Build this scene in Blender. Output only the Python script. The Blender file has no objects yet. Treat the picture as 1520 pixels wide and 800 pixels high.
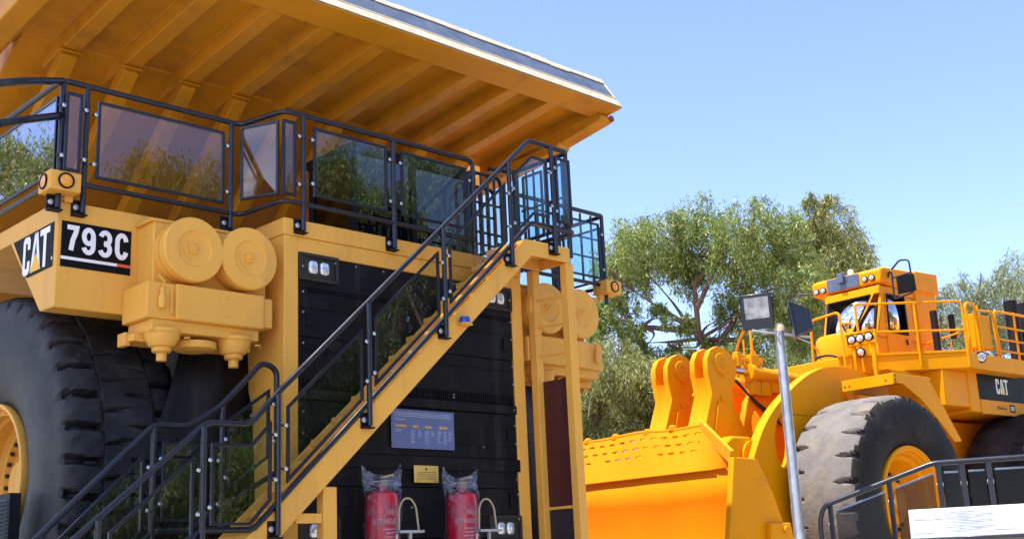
import bpy, bmesh, math, random
import numpy as np
from mathutils import Vector, Matrix
random.seed(7)
rng = np.random.default_rng(11)
scene = bpy.context.scene
COL = scene.collection
R = math.radians

# ------------------------------------------------------------------ materials
def nodes_of(name):
    m = bpy.data.materials.new(name); m.use_nodes = True
    nt = m.node_tree
    return m, nt, nt.nodes['Principled BSDF']

def mat(name, col, rough=.5, metal=0., var=.12, scale=3., dirt=None, dirt_amt=.3, dirt_scale=1.5, bump=0., bump_scale=40.,
        coat=0., spec=.5, streak=False, wear=None, wear_amt=.0):
    m, nt, p = nodes_of(name)
    N, L = nt.nodes, nt.links
    tc = N.new('ShaderNodeTexCoord')
    src = tc.outputs['Object']
    nz = N.new('ShaderNodeTexNoise'); nz.inputs['Scale'].default_value = scale; nz.inputs['Detail'].default_value = 6
    L.new(src, nz.inputs['Vector'])
    a = [c*(1-var) for c in col]; b = [min(1, c*(1+var)) for c in col]
    ra = N.new('ShaderNodeValToRGB')
    ra.color_ramp.elements[0].position = .3; ra.color_ramp.elements[0].color = (*a, 1)
    ra.color_ramp.elements[1].position = .7; ra.color_ramp.elements[1].color = (*b, 1)
    L.new(nz.outputs['Fac'], ra.inputs['Fac'])
    out = ra.outputs['Color']
    if dirt:
        n2 = N.new('ShaderNodeTexNoise'); n2.inputs['Scale'].default_value = dirt_scale; n2.inputs['Detail'].default_value = 9; n2.inputs['Roughness'].default_value = .65
        if streak:
            mp = N.new('ShaderNodeMapping'); mp.inputs['Scale'].default_value = (1, 1, .12)
            L.new(src, mp.inputs['Vector']); L.new(mp.outputs['Vector'], n2.inputs['Vector'])
        else:
            L.new(src, n2.inputs['Vector'])
        r2 = N.new('ShaderNodeValToRGB')
        r2.color_ramp.elements[0].position = .5; r2.color_ramp.elements[0].color = (0, 0, 0, 1)
        r2.color_ramp.elements[1].position = .72; r2.color_ramp.elements[1].color = (dirt_amt,)*3 + (1,)
        L.new(n2.outputs['Fac'], r2.inputs['Fac'])
        mx = N.new('ShaderNodeMixRGB'); mx.inputs['Color2'].default_value = (*dirt, 1)
        L.new(r2.outputs['Color'], mx.inputs['Fac']); L.new(out, mx.inputs['Color1']); out = mx.outputs['Color']
    if wear:
        n3 = N.new('ShaderNodeTexNoise'); n3.inputs['Scale'].default_value = 22; n3.inputs['Detail'].default_value = 10; n3.inputs['Roughness'].default_value = .75
        L.new(src, n3.inputs['Vector'])
        r3 = N.new('ShaderNodeValToRGB')
        r3.color_ramp.elements[0].position = .66; r3.color_ramp.elements[0].color = (0, 0, 0, 1)
        r3.color_ramp.elements[1].position = .69; r3.color_ramp.elements[1].color = (wear_amt,)*3 + (1,)
        L.new(n3.outputs['Fac'], r3.inputs['Fac'])
        mx = N.new('ShaderNodeMixRGB'); mx.inputs['Color2'].default_value = (*wear, 1)
        L.new(r3.outputs['Color'], mx.inputs['Fac']); L.new(out, mx.inputs['Color1']); out = mx.outputs['Color']
    L.new(out, p.inputs['Base Color'])
    rr = N.new('ShaderNodeMapRange'); rr.inputs['To Min'].default_value = max(.02, rough-.08); rr.inputs['To Max'].default_value = min(1, rough+.1)
    L.new(nz.outputs['Fac'], rr.inputs['Value']); L.new(rr.outputs['Result'], p.inputs['Roughness'])
    p.inputs['Metallic'].default_value = metal
    p.inputs['Specular IOR Level'].default_value = spec
    if coat:
        p.inputs['Coat Weight'].default_value = coat; p.inputs['Coat Roughness'].default_value = .12
    if bump:
        n4 = N.new('ShaderNodeTexNoise'); n4.inputs['Scale'].default_value = bump_scale; n4.inputs['Detail'].default_value = 5
        L.new(src, n4.inputs['Vector'])
        bp = N.new('ShaderNodeBump'); bp.inputs['Strength'].default_value = bump; bp.inputs['Distance'].default_value = .02
        L.new(n4.outputs['Fac'], bp.inputs['Height']); L.new(bp.outputs['Normal'], p.inputs['Normal'])
    return m

def glass_mat(name, tint, refl=.1, rough=.0):
    m = bpy.data.materials.new(name); m.use_nodes = True
    nt = m.node_tree; N, L = nt.nodes, nt.links
    for n in list(N):
        if n.type != 'OUTPUT_MATERIAL': N.remove(n)
    out = [n for n in N if n.type == 'OUTPUT_MATERIAL'][0]
    tr = N.new('ShaderNodeBsdfTransparent'); tr.inputs['Color'].default_value = (*tint, 1)
    gl = N.new('ShaderNodeBsdfGlossy'); gl.inputs['Roughness'].default_value = rough; gl.inputs['Color'].default_value = (.95, .97, 1, 1)
    lw_ = N.new('ShaderNodeLayerWeight'); lw_.inputs['Blend'].default_value = .5
    pw = N.new('ShaderNodeMath'); pw.operation = 'POWER'; pw.inputs[1].default_value = 3.2
    L.new(lw_.outputs['Facing'], pw.inputs[0])
    ad = N.new('ShaderNodeMath'); ad.operation = 'MULTIPLY_ADD'; ad.use_clamp = True; ad.inputs[1].default_value = .8; ad.inputs[2].default_value = .035+refl
    L.new(pw.outputs[0], ad.inputs[0])
    mx = N.new('ShaderNodeMixShader')
    L.new(ad.outputs[0], mx.inputs['Fac']); L.new(tr.outputs[0], mx.inputs[1]); L.new(gl.outputs[0], mx.inputs[2])
    L.new(mx.outputs[0], out.inputs['Surface'])
    return m

def leaf_mat(name, c1, c2, c3, trans=.35):
    m, nt, p = nodes_of(name); N, L = nt.nodes, nt.links
    g = N.new('ShaderNodeNewGeometry')
    r = N.new('ShaderNodeValToRGB')
    r.color_ramp.elements[0].color = (*c1, 1); r.color_ramp.elements[1].color = (*c3, 1)
    e = r.color_ramp.elements.new(.55); e.color = (*c2, 1)
    L.new(g.outputs['Random Per Island'], r.inputs['Fac'])
    L.new(r.outputs['Color'], p.inputs['Base Color'])
    p.inputs['Roughness'].default_value = .45
    t = N.new('ShaderNodeBsdfTranslucent'); L.new(r.outputs['Color'], t.inputs['Color'])
    mx = N.new('ShaderNodeMixShader'); mx.inputs['Fac'].default_value = trans
    out = [n for n in N if n.type == 'OUTPUT_MATERIAL'][0]
    L.new(p.outputs[0], mx.inputs[1]); L.new(t.outputs[0], mx.inputs[2]); L.new(mx.outputs[0], out.inputs['Surface'])
    return m

M = {}
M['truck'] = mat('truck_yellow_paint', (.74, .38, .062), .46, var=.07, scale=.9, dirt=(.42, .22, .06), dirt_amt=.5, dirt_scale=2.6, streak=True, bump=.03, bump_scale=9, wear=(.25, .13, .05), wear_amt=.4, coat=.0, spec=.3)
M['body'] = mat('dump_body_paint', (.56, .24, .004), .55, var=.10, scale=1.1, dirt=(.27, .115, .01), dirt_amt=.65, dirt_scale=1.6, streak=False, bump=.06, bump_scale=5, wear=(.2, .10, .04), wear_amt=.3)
M['loader'] = mat('loader_yellow_paint', (.78, .295, .0008), .48, var=.05, scale=1.3, dirt=(.5, .22, .02), dirt_amt=.35, dirt_scale=2.5, bump=.03, bump_scale=8, wear=(.3, .15, .03), wear_amt=.25, coat=.0, spec=.10)
M['bucket'] = mat('bucket_orange_paint', (.92, .25, .0005), .6, var=.07, scale=1.6, dirt=(.75, .23, .005), dirt_amt=.5, dirt_scale=3.0, bump=.09, bump_scale=7, wear=(.35, .17, .04), wear_amt=.35, spec=.10)
M['rail'] = mat('black_rail_paint', (.008, .010, .018), .3, var=.15, coat=.15, bump=.02, spec=.4)
M['black'] = mat('matt_black_steel', (.007, .007, .009), .5, var=.3, scale=6, dirt=(.035, .031, .029), dirt_amt=.7, dirt_scale=4, streak=True, bump=.10, bump_scale=12, spec=.15)
M['dark'] = mat('dark_greasy_steel', (.018, .015, .013), .65, var=.3, dirt=(.05, .035, .02), dirt_amt=.5)
M['rubber'] = mat('tyre_rubber', (.009, .010, .013), .55, var=.25, scale=5, dirt=(.05, .05, .055), dirt_amt=.5, dirt_scale=3.2, bump=.12, bump_scale=14, wear=(.10, .09, .085), wear_amt=.35, spec=.35)
M['rubber2'] = mat('dark_dusty_rubber', (.018, .017, .017), .7, var=.25, scale=5, dirt=(.07, .06, .05), dirt_amt=.6, bump=.1, bump_scale=16, spec=.15)
M['tread'] = mat('dusty_worn_tread', (.155, .142, .128), .9, var=.2, scale=4, dirt=(.27, .215, .12), dirt_amt=.75, dirt_scale=2.4, bump=.6, bump_scale=11, wear=(.06, .055, .05), wear_amt=.8)
M['steel'] = mat('galvanised_steel', (.42, .44, .47), .4, metal=.75, var=.15, scale=14, dirt=(.25, .25, .25), dirt_amt=.4)
M['chrome'] = mat('polished_steel', (.50, .51, .53), .25, metal=1., var=.05)
M['plate'] = mat('bare_grey_plate', (.15, .18, .22), .38, metal=.5, var=.2, scale=5, dirt=(.35, .32, .28), dirt_amt=.4, dirt_scale=6)
M['cream'] = mat('cream_paint', (.62, .52, .36), .5, var=.1, scale=6, dirt=(.35, .22, .10), dirt_amt=.45, dirt_scale=5)  # light cream base with random brownish dirt patches
M['white'] = mat('white_lettering', (.80, .80, .80), .4, var=.03)
M['yellow'] = mat('yellow_lettering', (.80, .45, .02), .4, var=.03)
M['decal'] = mat('black_decal_film', (.006, .006, .007), .5, var=.1, spec=.10)
M['bluesteel'] = mat('blue_grey_steel', (.10, .13, .19), .35, metal=.35, var=.15)
M['navy'] = mat('dark_navy_sheet', (.012, .014, .024), .4, var=.2)
M['maroon'] = mat('maroon_sheet', (.055, .010, .014), .35, var=.12, scale=4, dirt=(.14, .06, .06), dirt_amt=.3, dirt_scale=4, streak=True)
M['board'] = mat('blue_board', (.10, .135, .29), .35, var=.06)
M['brass'] = mat('yellow_plaque', (.62, .42, .10), .4, var=.1)
M['red'] = mat('red_enamel', (.42, .003, .020), .3, var=.15, coat=.5)
M['amber'] = mat('amber_lens', (.85, .32, .01), .18, var=.15, scale=30, coat=.6)
M['lens'] = mat('headlamp_lens', (.72, .75, .80), .12, metal=.55, var=.25, scale=45)
M['signface'] = mat('pale_sign_panel', (.44, .45, .48), .5, var=.06, scale=8, dirt=(.45, .46, .5), dirt_amt=.5, dirt_scale=9)  # pale grey sign face with slight random variation
M['floodglass'] = mat('floodlight_glass', (.30, .31, .33), .08, metal=.6, var=.5, scale=9)
M['bluelens'] = mat('blue_beacon_lens', (.01, .04, .28), .12, var=.1, coat=.6)
M['beige'] = mat('beige_tube_paint', (.34, .28, .16), .4, var=.1)
M['redpaint'] = mat('orange_red_stripe', (.7, .10, .04), .4, var=.05)
M['bark'] = mat('eucalypt_bark', (.16, .10, .075), .9, var=.35, scale=2, dirt=(.30, .24, .19), dirt_amt=.7, dirt_scale=1.2, bump=.5, bump_scale=6)
M['glass'] = glass_mat('tinted_rail_glass', (.86, .885, .89), .02)
M['sideglass'] = glass_mat('mirrored_rail_glass', (.62, .68, .76), .20)
M['cabglass'] = glass_mat('loader_cab_glass', (.50, .56, .62), .55)
M['screen'] = glass_mat('bright_windscreen', (.50, .56, .62), .70)
M['darkglass'] = glass_mat('dark_cab_glass', (.05, .05, .06), .05)
M['clear'] = glass_mat('clear_fence_glass', (.50, .50, .54), -.025)
M['fenceglass'] = glass_mat('blue_rail_glass', (.84, .945, .985), -.005)
M['leaf'] = leaf_mat('eucalypt_leaf', (.095, .155, .03), (.21, .29, .062), (.50, .51, .16))
M['leaf2'] = leaf_mat('gold_green_leaf', (.12, .16, .035), (.25, .27, .07), (.50, .45, .16))
M['leaf3'] = leaf_mat('grey_green_leaf', (.14, .18, .075), (.24, .28, .12), (.38, .38, .18))
def bag_mat():
    m = bpy.data.materials.new('plastic_film'); m.use_nodes = True
    nt = m.node_tree; N, L = nt.nodes, nt.links
    p = N['Principled BSDF']; out = [n for n in N if n.type == 'OUTPUT_MATERIAL'][0]
    p.inputs['Base Color'].default_value = (.30, .33, .45, 1); p.inputs['Roughness'].default_value = .12
    tr = N.new('ShaderNodeBsdfTransparent'); tr.inputs['Color'].default_value = (.9, .9, .93, 1)
    tc = N.new('ShaderNodeTexCoord')
    nz = N.new('ShaderNodeTexNoise'); nz.inputs['Scale'].default_value = 11; nz.inputs['Detail'].default_value = 5; nz.inputs['Distortion'].default_value = 2.2
    L.new(tc.outputs['Object'], nz.inputs['Vector'])
    mr = N.new('ShaderNodeMapRange'); mr.inputs['From Min'].default_value = .4; mr.inputs['From Max'].default_value = .7; mr.inputs['To Min'].default_value = .01; mr.inputs['To Max'].default_value = .24
    L.new(nz.outputs['Fac'], mr.inputs['Value'])
    bp = N.new('ShaderNodeBump'); bp.inputs['Strength'].default_value = .8; bp.inputs['Distance'].default_value = .03
    L.new(nz.outputs['Fac'], bp.inputs['Height']); L.new(bp.outputs['Normal'], p.inputs['Normal'])
    sz = N.new('ShaderNodeSeparateXYZ'); L.new(tc.outputs['Object'], sz.inputs[0])
    hz = N.new('ShaderNodeMapRange'); hz.inputs['From Min'].default_value = 1.46; hz.inputs['From Max'].default_value = 1.62; hz.inputs['To Min'].default_value = 1.0; hz.inputs['To Max'].default_value = 2.6
    L.new(sz.outputs['Z'], hz.inputs['Value'])
    mm = N.new('ShaderNodeMath'); mm.operation = 'MULTIPLY'; mm.use_clamp = True; L.new(mr.outputs['Result'], mm.inputs[0]); L.new(hz.outputs['Result'], mm.inputs[1])
    mx = N.new('ShaderNodeMixShader'); L.new(mm.outputs[0], mx.inputs['Fac'])
    L.new(tr.outputs[0], mx.inputs[1]); L.new(p.outputs[0], mx.inputs[2]); L.new(mx.outputs[0], out.inputs['Surface'])
    return m
M['bag'] = bag_mat()

# ------------------------------------------------------------------ mesh helpers
class MB:
    """collects shapes; build() links them as ONE mesh object"""
    def __init__(s): s.v = []; s.f = []; s.mi = []
    def add(s, vs, fs, mi=0):
        n = len(s.v); s.v += [tuple(v) for v in vs]; s.f += [tuple(i+n for i in f) for f in fs]; s.mi += [mi]*len(fs); return s
    def box(s, x0, x1, y0, y1, z0, z1, mi=0):
        vs = [(x, y, z) for x in (x0, x1) for y in (y0, y1) for z in (z0, z1)]
        return s.add(vs, [(0, 1, 3, 2), (4, 6, 7, 5), (0, 4, 5, 1), (2, 3, 7, 6), (0, 2, 6, 4), (1, 5, 7, 3)], mi)
    def prism(s, poly, axis, t0, t1, mi=0):
        """poly: 2D points in the plane across the axis ('x': (y,z), 'y': (x,z), 'z': (x,y))"""
        def p3(q, t): return {'x': (t, q[0], q[1]), 'y': (q[0], t, q[1]), 'z': (q[0], q[1], t)}[axis]
        n = len(poly)
        vs = [p3(q, t0) for q in poly] + [p3(q, t1) for q in poly]
        fs = [tuple(range(n)), tuple(range(2*n-1, n-1, -1))] + [(i, (i+1) % n, n+(i+1) % n, n+i) for i in range(n)]
        return s.add(vs, fs, mi)
    def bar(s, a, b, w, h=None, up=(0, 0, 1), mi=0):
        a, b = Vector(a), Vector(b); d = (b-a).normalized(); u = Vector(up)
        if abs(d.dot(u)) > .98: u = Vector((0, 1, 0))
        r = d.cross(u).normalized()*(w/2); u2 = r.normalized().cross(d).normalized()*((h or w)/2)
        vs = [p+i*r+j*u2 for p in (a, b) for i, j in ((-1, -1), (1, -1), (1, 1), (-1, 1))]
        return s.add(vs, [(0, 1, 2, 3), (7, 6, 5, 4), (0, 4, 5, 1), (1, 5, 6, 2), (2, 6, 7, 3), (3, 7, 4, 0)], mi)
    def tube(s, pts, r, n=10, bend=0., closed=False, cap=True, mi=0):
        P = [Vector(p) for p in pts]
        if bend and len(P) > 2:
            Q = [P[0]] if not closed else []
            rng_ = range(1, len(P)-1) if not closed else range(len(P))
            for i in rng_:
                a, b, c = P[i-1], P[i], P[(i+1) % len(P)]
                l = min(bend, (a-b).length*.45, (c-b).length*.45)
                p0 = b+(a-b).normalized()*l; p1 = b+(c-b).normalized()*l
                for k in range(6):
                    t = k/5; Q.append((1-t)**2*p0+2*t*(1-t)*b+t*t*p1)
            if not closed: Q.append(P[-1])
            P = Q
        m = len(P); prev = None; rings = []
        for i in range(m):
            if closed: t = (P[(i+1) % m]-P[i-1]).normalized()
            else: t = (P[min(i+1, m-1)]-P[max(i-1, 0)]).normalized()
            if prev is None:
                u = Vector((0, 0, 1)) if abs(t.z) < .9 else Vector((0, 1, 0))
                u = (u-t*u.dot(t)).normalized()
            else:
                u = (prev-t*prev.dot(t)).normalized()
            prev = u; w = t.cross(u)
            rr = r(i/(m-1)) if callable(r) else r
            rings.append([P[i]+rr*(math.cos(2*math.pi*k/n)*u+math.sin(2*math.pi*k/n)*w) for k in range(n)])
        vs = [v for g in rings for v in g]; fs = []
        for i in range(m if closed else m-1):
            j = (i+1) % m
            fs += [(i*n+k, i*n+(k+1) % n, j*n+(k+1) % n, j*n+k) for k in range(n)]
        if cap and not closed: fs += [tuple(range(n-1, -1, -1)), tuple((m-1)*n+k for k in range(n))]
        return s.add(vs, fs, mi)
    def lathe(s, prof, c, axis, n=40, mi=0, closed=False):
        """prof: (radius, offset along axis); axis a unit vector"""
        A = Vector(axis).normalized(); U = Vector((0, 0, 1)) if abs(A.z) < .9 else Vector((1, 0, 0))
        U = (U-A*U.dot(A)).normalized(); W = A.cross(U); c = Vector(c); vs = []; fs = []
        for (r, o) in prof:
            vs += [c+A*o+r*(math.cos(2*math.pi*k/n)*U+math.sin(2*math.pi*k/n)*W) for k in range(n)]
        m = len(prof)
        for i in range(m-1):
            fs += [(i*n+k, i*n+(k+1) % n, (i+1)*n+(k+1) % n, (i+1)*n+k) for k in range(n)]
        if not closed:
            if prof[0][0] > 1e-4: fs.append(tuple(range(n-1, -1, -1)))
            if prof[-1][0] > 1e-4: fs.append(tuple((m-1)*n+k for k in range(n)))
        return s.add(vs, fs, mi)
    def grid(s, P, mi=0, closed_u=False):
        """P[i][j] points"""
        m, n = len(P), len(P[0]); vs = [p for row in P for p in row]
        return s.add(vs, [(i*n+j, i*n+j+1, (i+1)*n+j+1, (i+1)*n+j) for i in range(m-1) for j in range(n-1)], mi)
    def build(s, name, mats, parent=None, bevel=.006, smooth=True, angle=35, off=None):
        me = bpy.data.meshes.new(name)
        o_ = Vector(off) if off is not None else (Vector(parent['base']) if parent is not None and 'base' in parent else None)
        vs = s.v if o_ is None else [(v[0]-o_.x, v[1]-o_.y, v[2]-o_.z) for v in s.v]
        me.from_pydata(vs, [], s.f)
        if not isinstance(mats, (list, tuple)): mats = [mats]
        for m in mats: me.materials.append(m)
        if len(mats) > 1: me.polygons.foreach_set('material_index', s.mi)
        bm = bmesh.new(); bm.from_mesh(me)
        bmesh.ops.remove_doubles(bm, verts=bm.verts, dist=1e-5)
        bmesh.ops.recalc_face_normals(bm, faces=bm.faces)
        bm.to_mesh(me); bm.free()
        o = bpy.data.objects.new(name, me); COL.objects.link(o)
        if smooth:
            me.polygons.foreach_set('use_smooth', [True]*len(me.polygons))
            me.set_sharp_from_angle(angle=R(angle))
        if bevel:
            b = o.modifiers.new('edge', 'BEVEL'); b.width = bevel; b.segments = 2; b.limit_method = 'ANGLE'; b.angle_limit = R(40)
        if parent is not None: o.parent = parent
        if parent is not None and 'base' in parent: o['base'] = parent['base']
        return o

def thing(name, label, cat, loc=(0, 0, 0), rotz=0., group=None, world=True):
    """an Empty at the thing's base; with world=True its parts are given in world coordinates"""
    o = bpy.data.objects.new(name, None); COL.objects.link(o); o.empty_display_size = .3
    o.location = loc; o.rotation_euler = (0, 0, rotz); o['label'] = label; o['category'] = cat
    if group: o['group'] = group
    o['base'] = list(loc) if world else [0., 0., 0.]
    return o
def tag(o, label=None, cat=None, group=None, kind=None):
    if label: o['label'] = label
    if cat: o['category'] = cat
    if group: o['group'] = group
    if kind: o['kind'] = kind
    return o
def clone(o, parent=None, loc=None, deep=True):
    c = o.copy(); COL.objects.link(c)
    if parent is not None: c.parent = parent
    if loc is not None: c.location = loc
    if deep:
        for ch in [x for x in bpy.data.objects if x.parent == o]: clone(ch, c)
    return c

def plate(name, outer, holes, thick, fn, m, parent, bevel=.01):
    """flat plate with holes: 2D outline -> fn(u, v, t) 3D, t in +-thick/2"""
    cu = bpy.data.curves.new('outline', 'CURVE'); cu.dimensions = '2D'; cu.fill_mode = 'BOTH'; cu.extrude = thick/2
    for pl in [outer]+holes:
        sp = cu.splines.new('POLY'); sp.points.add(len(pl)-1); sp.use_cyclic_u = True
        for i, q in enumerate(pl): sp.points[i].co = (q[0], q[1], 0, 1)
    ob = bpy.data.objects.new('outline', cu); COL.objects.link(ob)
    me = bpy.data.meshes.new_from_object(ob.evaluated_get(bpy.context.evaluated_depsgraph_get()))
    bpy.data.objects.remove(ob); bpy.data.curves.remove(cu)
    mb = MB(); mb.add([fn(*v.co) for v in me.vertices], [tuple(p.vertices) for p in me.polygons])
    bpy.data.meshes.remove(me)
    return mb.build(name, m, parent, bevel=bevel, angle=40)

def text_mesh(body, h, fn, name, m, parent, bold=.0, xs=1., depth=.002, align='CENTER', fixed_w=None):
    """lettering: fn(u, v, t) maps the text plane to 3D; h = cap height"""
    cu = bpy.data.curves.new('letters', 'FONT'); cu.body = body; cu.size = h/.73; cu.offset = bold*h; cu.extrude = depth
    cu.align_x = align; cu.align_y = 'CENTER'; cu.resolution_u = 3
    ob = bpy.data.objects.new('letters', cu); COL.objects.link(ob)
    me = bpy.data.meshes.new_from_object(ob.evaluated_get(bpy.context.evaluated_depsgraph_get()))
    bpy.data.objects.remove(ob); bpy.data.curves.remove(cu)
    co = [v.co.copy() for v in me.vertices]
    x0 = min(c.x for c in co); x1 = max(c.x for c in co); y0 = min(c.y for c in co); y1 = max(c.y for c in co)
    sx = xs if fixed_w is None else fixed_w/(x1-x0); sy = h/(y1-y0) if fixed_w is not None else 1.
    mb = MB(); mb.add([fn((c.x-(x0+x1)/2)*sx, (c.y-(y0+y1)/2)*sy, c.z) for c in co], [tuple(p.vertices) for p in me.polygons])
    bpy.data.meshes.remove(me)
    return mb.build(name, m, parent, bevel=0, smooth=False)

def stroke_letters(glyphs, w, h, gap, sw, fn, name, m, parent):
    """bold condensed lettering drawn as thick strokes; glyphs: list of lists of paths in a 0..1 box"""
    b = MB(); tot = len(glyphs)*w+(len(glyphs)-1)*gap
    for gi, paths in enumerate(glyphs):
        x0 = -tot/2+gi*(w+gap)
        for pi_, pth in enumerate(paths):
            P = [Vector((x0+sw/2+p[0]*(w-sw), -h/2+sw/2+p[1]*(h-sw))) for p in pth]
            L_, R_ = [], []
            for i, p in enumerate(P):
                d1 = (P[i]-P[i-1]).normalized() if i else (P[1]-P[0]).normalized()
                d2 = (P[i+1]-P[i]).normalized() if i < len(P)-1 else d1
                n1 = Vector((-d1.y, d1.x)); n2 = Vector((-d2.y, d2.x)); hh = n1+n2; hh = hh/max(.5, hh.dot(n1))
                L_.append(p+hh*sw/2); R_.append(p-hh*sw/2)
            n = len(P)
            vs = [fn(q.x, q.y, t) for t in (0, .0014+.0005*pi_) for q in L_+R_]
            fs = []
            for i in range(n-1):
                fs += [(2*n+i, 2*n+i+1, 3*n+i+1, 3*n+i), (i, n+i, n+i+1, i+1), (i, i+1, 2*n+i+1, 2*n+i), (n+i, 3*n+i, 3*n+i+1, n+i+1)]
            fs += [(0, 2*n, 3*n, n), (n-1, 2*n-1, 4*n-1, 3*n-1)]
            b.add(vs, fs)
    return b.build(name, m, parent, bevel=0, smooth=False)
def arc(cx, cy, rx, ry, a0, a1, n=10):
    return [(cx+rx*math.cos(R(a0+(a1-a0)*i/n)), cy+ry*math.sin(R(a0+(a1-a0)*i/n))) for i in range(n+1)]
G7 = [[(0, 1), (1, 1), (.92, .80), (.62, .45), (.45, 0)]]
G9 = [arc(.5, .70, .5, .30, 0, 360, 20), [(1, .70), (1, .32)]+arc(.5, .27, .5, .27, 0, -165, 9)]
G3 = [arc(.48, .74, .5, .26, 165, -88, 12)+[(.36, .47)], [(.36, .53)]+arc(.48, .26, .52, .26, 88, -165, 12)]
GC_ = [arc(.5, .68, .5, .32, 10, 180, 8)+arc(.5, .32, .5, .32, 180, 350, 8)]
# ------------------------------------------------------------------ world, sun, camera
SUN_EL, SUN_AZ = 69., 290.            # azimuth measured from +Y towards +X
w = bpy.data.worlds.new('World'); scene.world = w; w.use_nodes = True
nt = w.node_tree; bg = nt.nodes['Background']
sky = nt.nodes.new('ShaderNodeTexSky'); sky.sky_type = 'NISHITA'; sky.sun_disc = False
sky.sun_elevation = R(SUN_EL); sky.sun_rotation = R(SUN_AZ); sky.air_density = 1.0; sky.dust_density = .3; sky.ozone_density = 1.5
# thin clouds in the western part of the sky only (the part mirrored in the railing glass)
N, L = nt.nodes, nt.links
tc = N.new('ShaderNodeTexCoord')
mp = N.new('ShaderNodeMapping'); mp.inputs['Scale'].default_value = (2.2, 2.2, 6.0)
L.new(tc.outputs['Generated'], mp.inputs['Vector'])
nz = N.new('ShaderNodeTexNoise'); nz.inputs['Scale'].default_value = 1.6; nz.inputs['Detail'].default_value = 8; nz.inputs['Distortion'].default_value = .4
L.new(mp.outputs['Vector'], nz.inputs['Vector'])
cr = N.new('ShaderNodeValToRGB'); cr.color_ramp.elements[0].position = .46; cr.color_ramp.elements[1].position = .66
L.new(nz.outputs['Fac'], cr.inputs['Fac'])
sp = N.new('ShaderNodeSeparateXYZ'); L.new(tc.outputs['Generated'], sp.inputs[0])
mk = N.new('ShaderNodeMapRange'); mk.inputs['From Min'].default_value = .0; mk.inputs['From Max'].default_value = -.35
L.new(sp.outputs['X'], mk.inputs['Value'])
mu = N.new('ShaderNodeMath'); mu.operation = 'MULTIPLY'; L.new(cr.outputs['Color'], mu.inputs[0]); L.new(mk.outputs['Result'], mu.inputs[1])
mx = N.new('ShaderNodeMixRGB'); mx.inputs['Color2'].default_value = (9, 9.3, 9.8, 1)
L.new(mu.outputs[0], mx.inputs['Fac']); L.new(sky.outputs['Color'], mx.inputs['Color1']); wb = N.new('ShaderNodeMixRGB'); wb.blend_type = 'MULTIPLY'; wb.inputs['Fac'].default_value = 1; wb.inputs['Color2'].default_value = (.93, .945, 1.09, 1)
hs = N.new('ShaderNodeHueSaturation'); hs.inputs['Hue'].default_value = .508; hs.inputs['Saturation'].default_value = 1.0
L.new(mx.outputs['Color'], hs.inputs['Color']); L.new(hs.outputs['Color'], wb.inputs['Color1']); L.new(wb.outputs['Color'], bg.inputs['Color'])
bg.inputs['Strength'].default_value = .135

sd = bpy.data.lights.new('sun', 'SUN'); sd.energy = 4.0; sd.angle = R(.5); sd.color = (1, .95, .86)
so = bpy.data.objects.new('sun', sd); COL.objects.link(so)
sdir = Vector((math.sin(R(SUN_AZ))*math.cos(R(SUN_EL)), math.cos(R(SUN_AZ))*math.cos(R(SUN_EL)), math.sin(R(SUN_EL))))
so.rotation_euler = sdir.to_track_quat('Z', 'Y').to_euler()
so.location = sdir*60

cd = bpy.data.cameras.new('camera'); co = bpy.data.objects.new('camera', cd); COL.objects.link(co)
yaw, pitch, roll = R(44.67753507), R(13.97867553), R(-2.5998586)
f = Vector((math.sin(yaw)*math.cos(pitch), math.cos(yaw)*math.cos(pitch), math.sin(pitch)))
r = Vector((math.cos(yaw), -math.sin(yaw), 0)); u = r.cross(f)
r2 = math.cos(roll)*r+math.sin(roll)*u; u2 = -math.sin(roll)*r+math.cos(roll)*u
co.matrix_world = Matrix(((r2.x, u2.x, -f.x, -7.78032956), (r2.y, u2.y, -f.y, -9.39340338), (r2.z, u2.z, -f.z, .80), (0, 0, 0, 1)))
cd.sensor_width = 36; cd.lens = 1773.169/1520*36; cd.clip_end = 2000; cd.clip_start = .1
scene.camera = co
vs_ = scene.view_settings
vs_.view_transform = 'Standard'; vs_.look = 'None'; vs_.gamma = 1; vs_.exposure = 1.25; vs_.use_curve_mapping = False
scene.cycles.max_bounces = 10; scene.cycles.transparent_max_bounces = 24; scene.cycles.diffuse_bounces = 5; scene.cycles.glossy_bounces = 4

# ------------------------------------------------------------------ ground
g = MB(); g.add([(-600, -600, -.17), (600, -600, -.17), (600, 600, -.17), (-600, 600, -.17)], [(0, 1, 2, 3)])
tag(g.build('ground', mat('pale_gravel', (.36, .31, .25), .9, var=.2, scale=.8, dirt=(.25, .21, .16), dirt_amt=.6, dirt_scale=.3, bump=.3, bump_scale=30), bevel=0), kind='structure')
g = MB(); g.box(-5.2, 3.9, -2.3, 13, -.165, 0)
tag(g.build('pavement', mat('pale_concrete_slab', (.36, .34, .31), .85, var=.12, scale=2, dirt=(.24, .22, .19), dirt_amt=.5, bump=.15), bevel=.01), kind='structure')
# ================================================================== dump truck
truck = thing('dump_truck', 'giant yellow mining dump truck with black grille and ribbed overhanging canopy', 'dump truck', (0, 2.2, 0))
T = M['truck']

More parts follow.
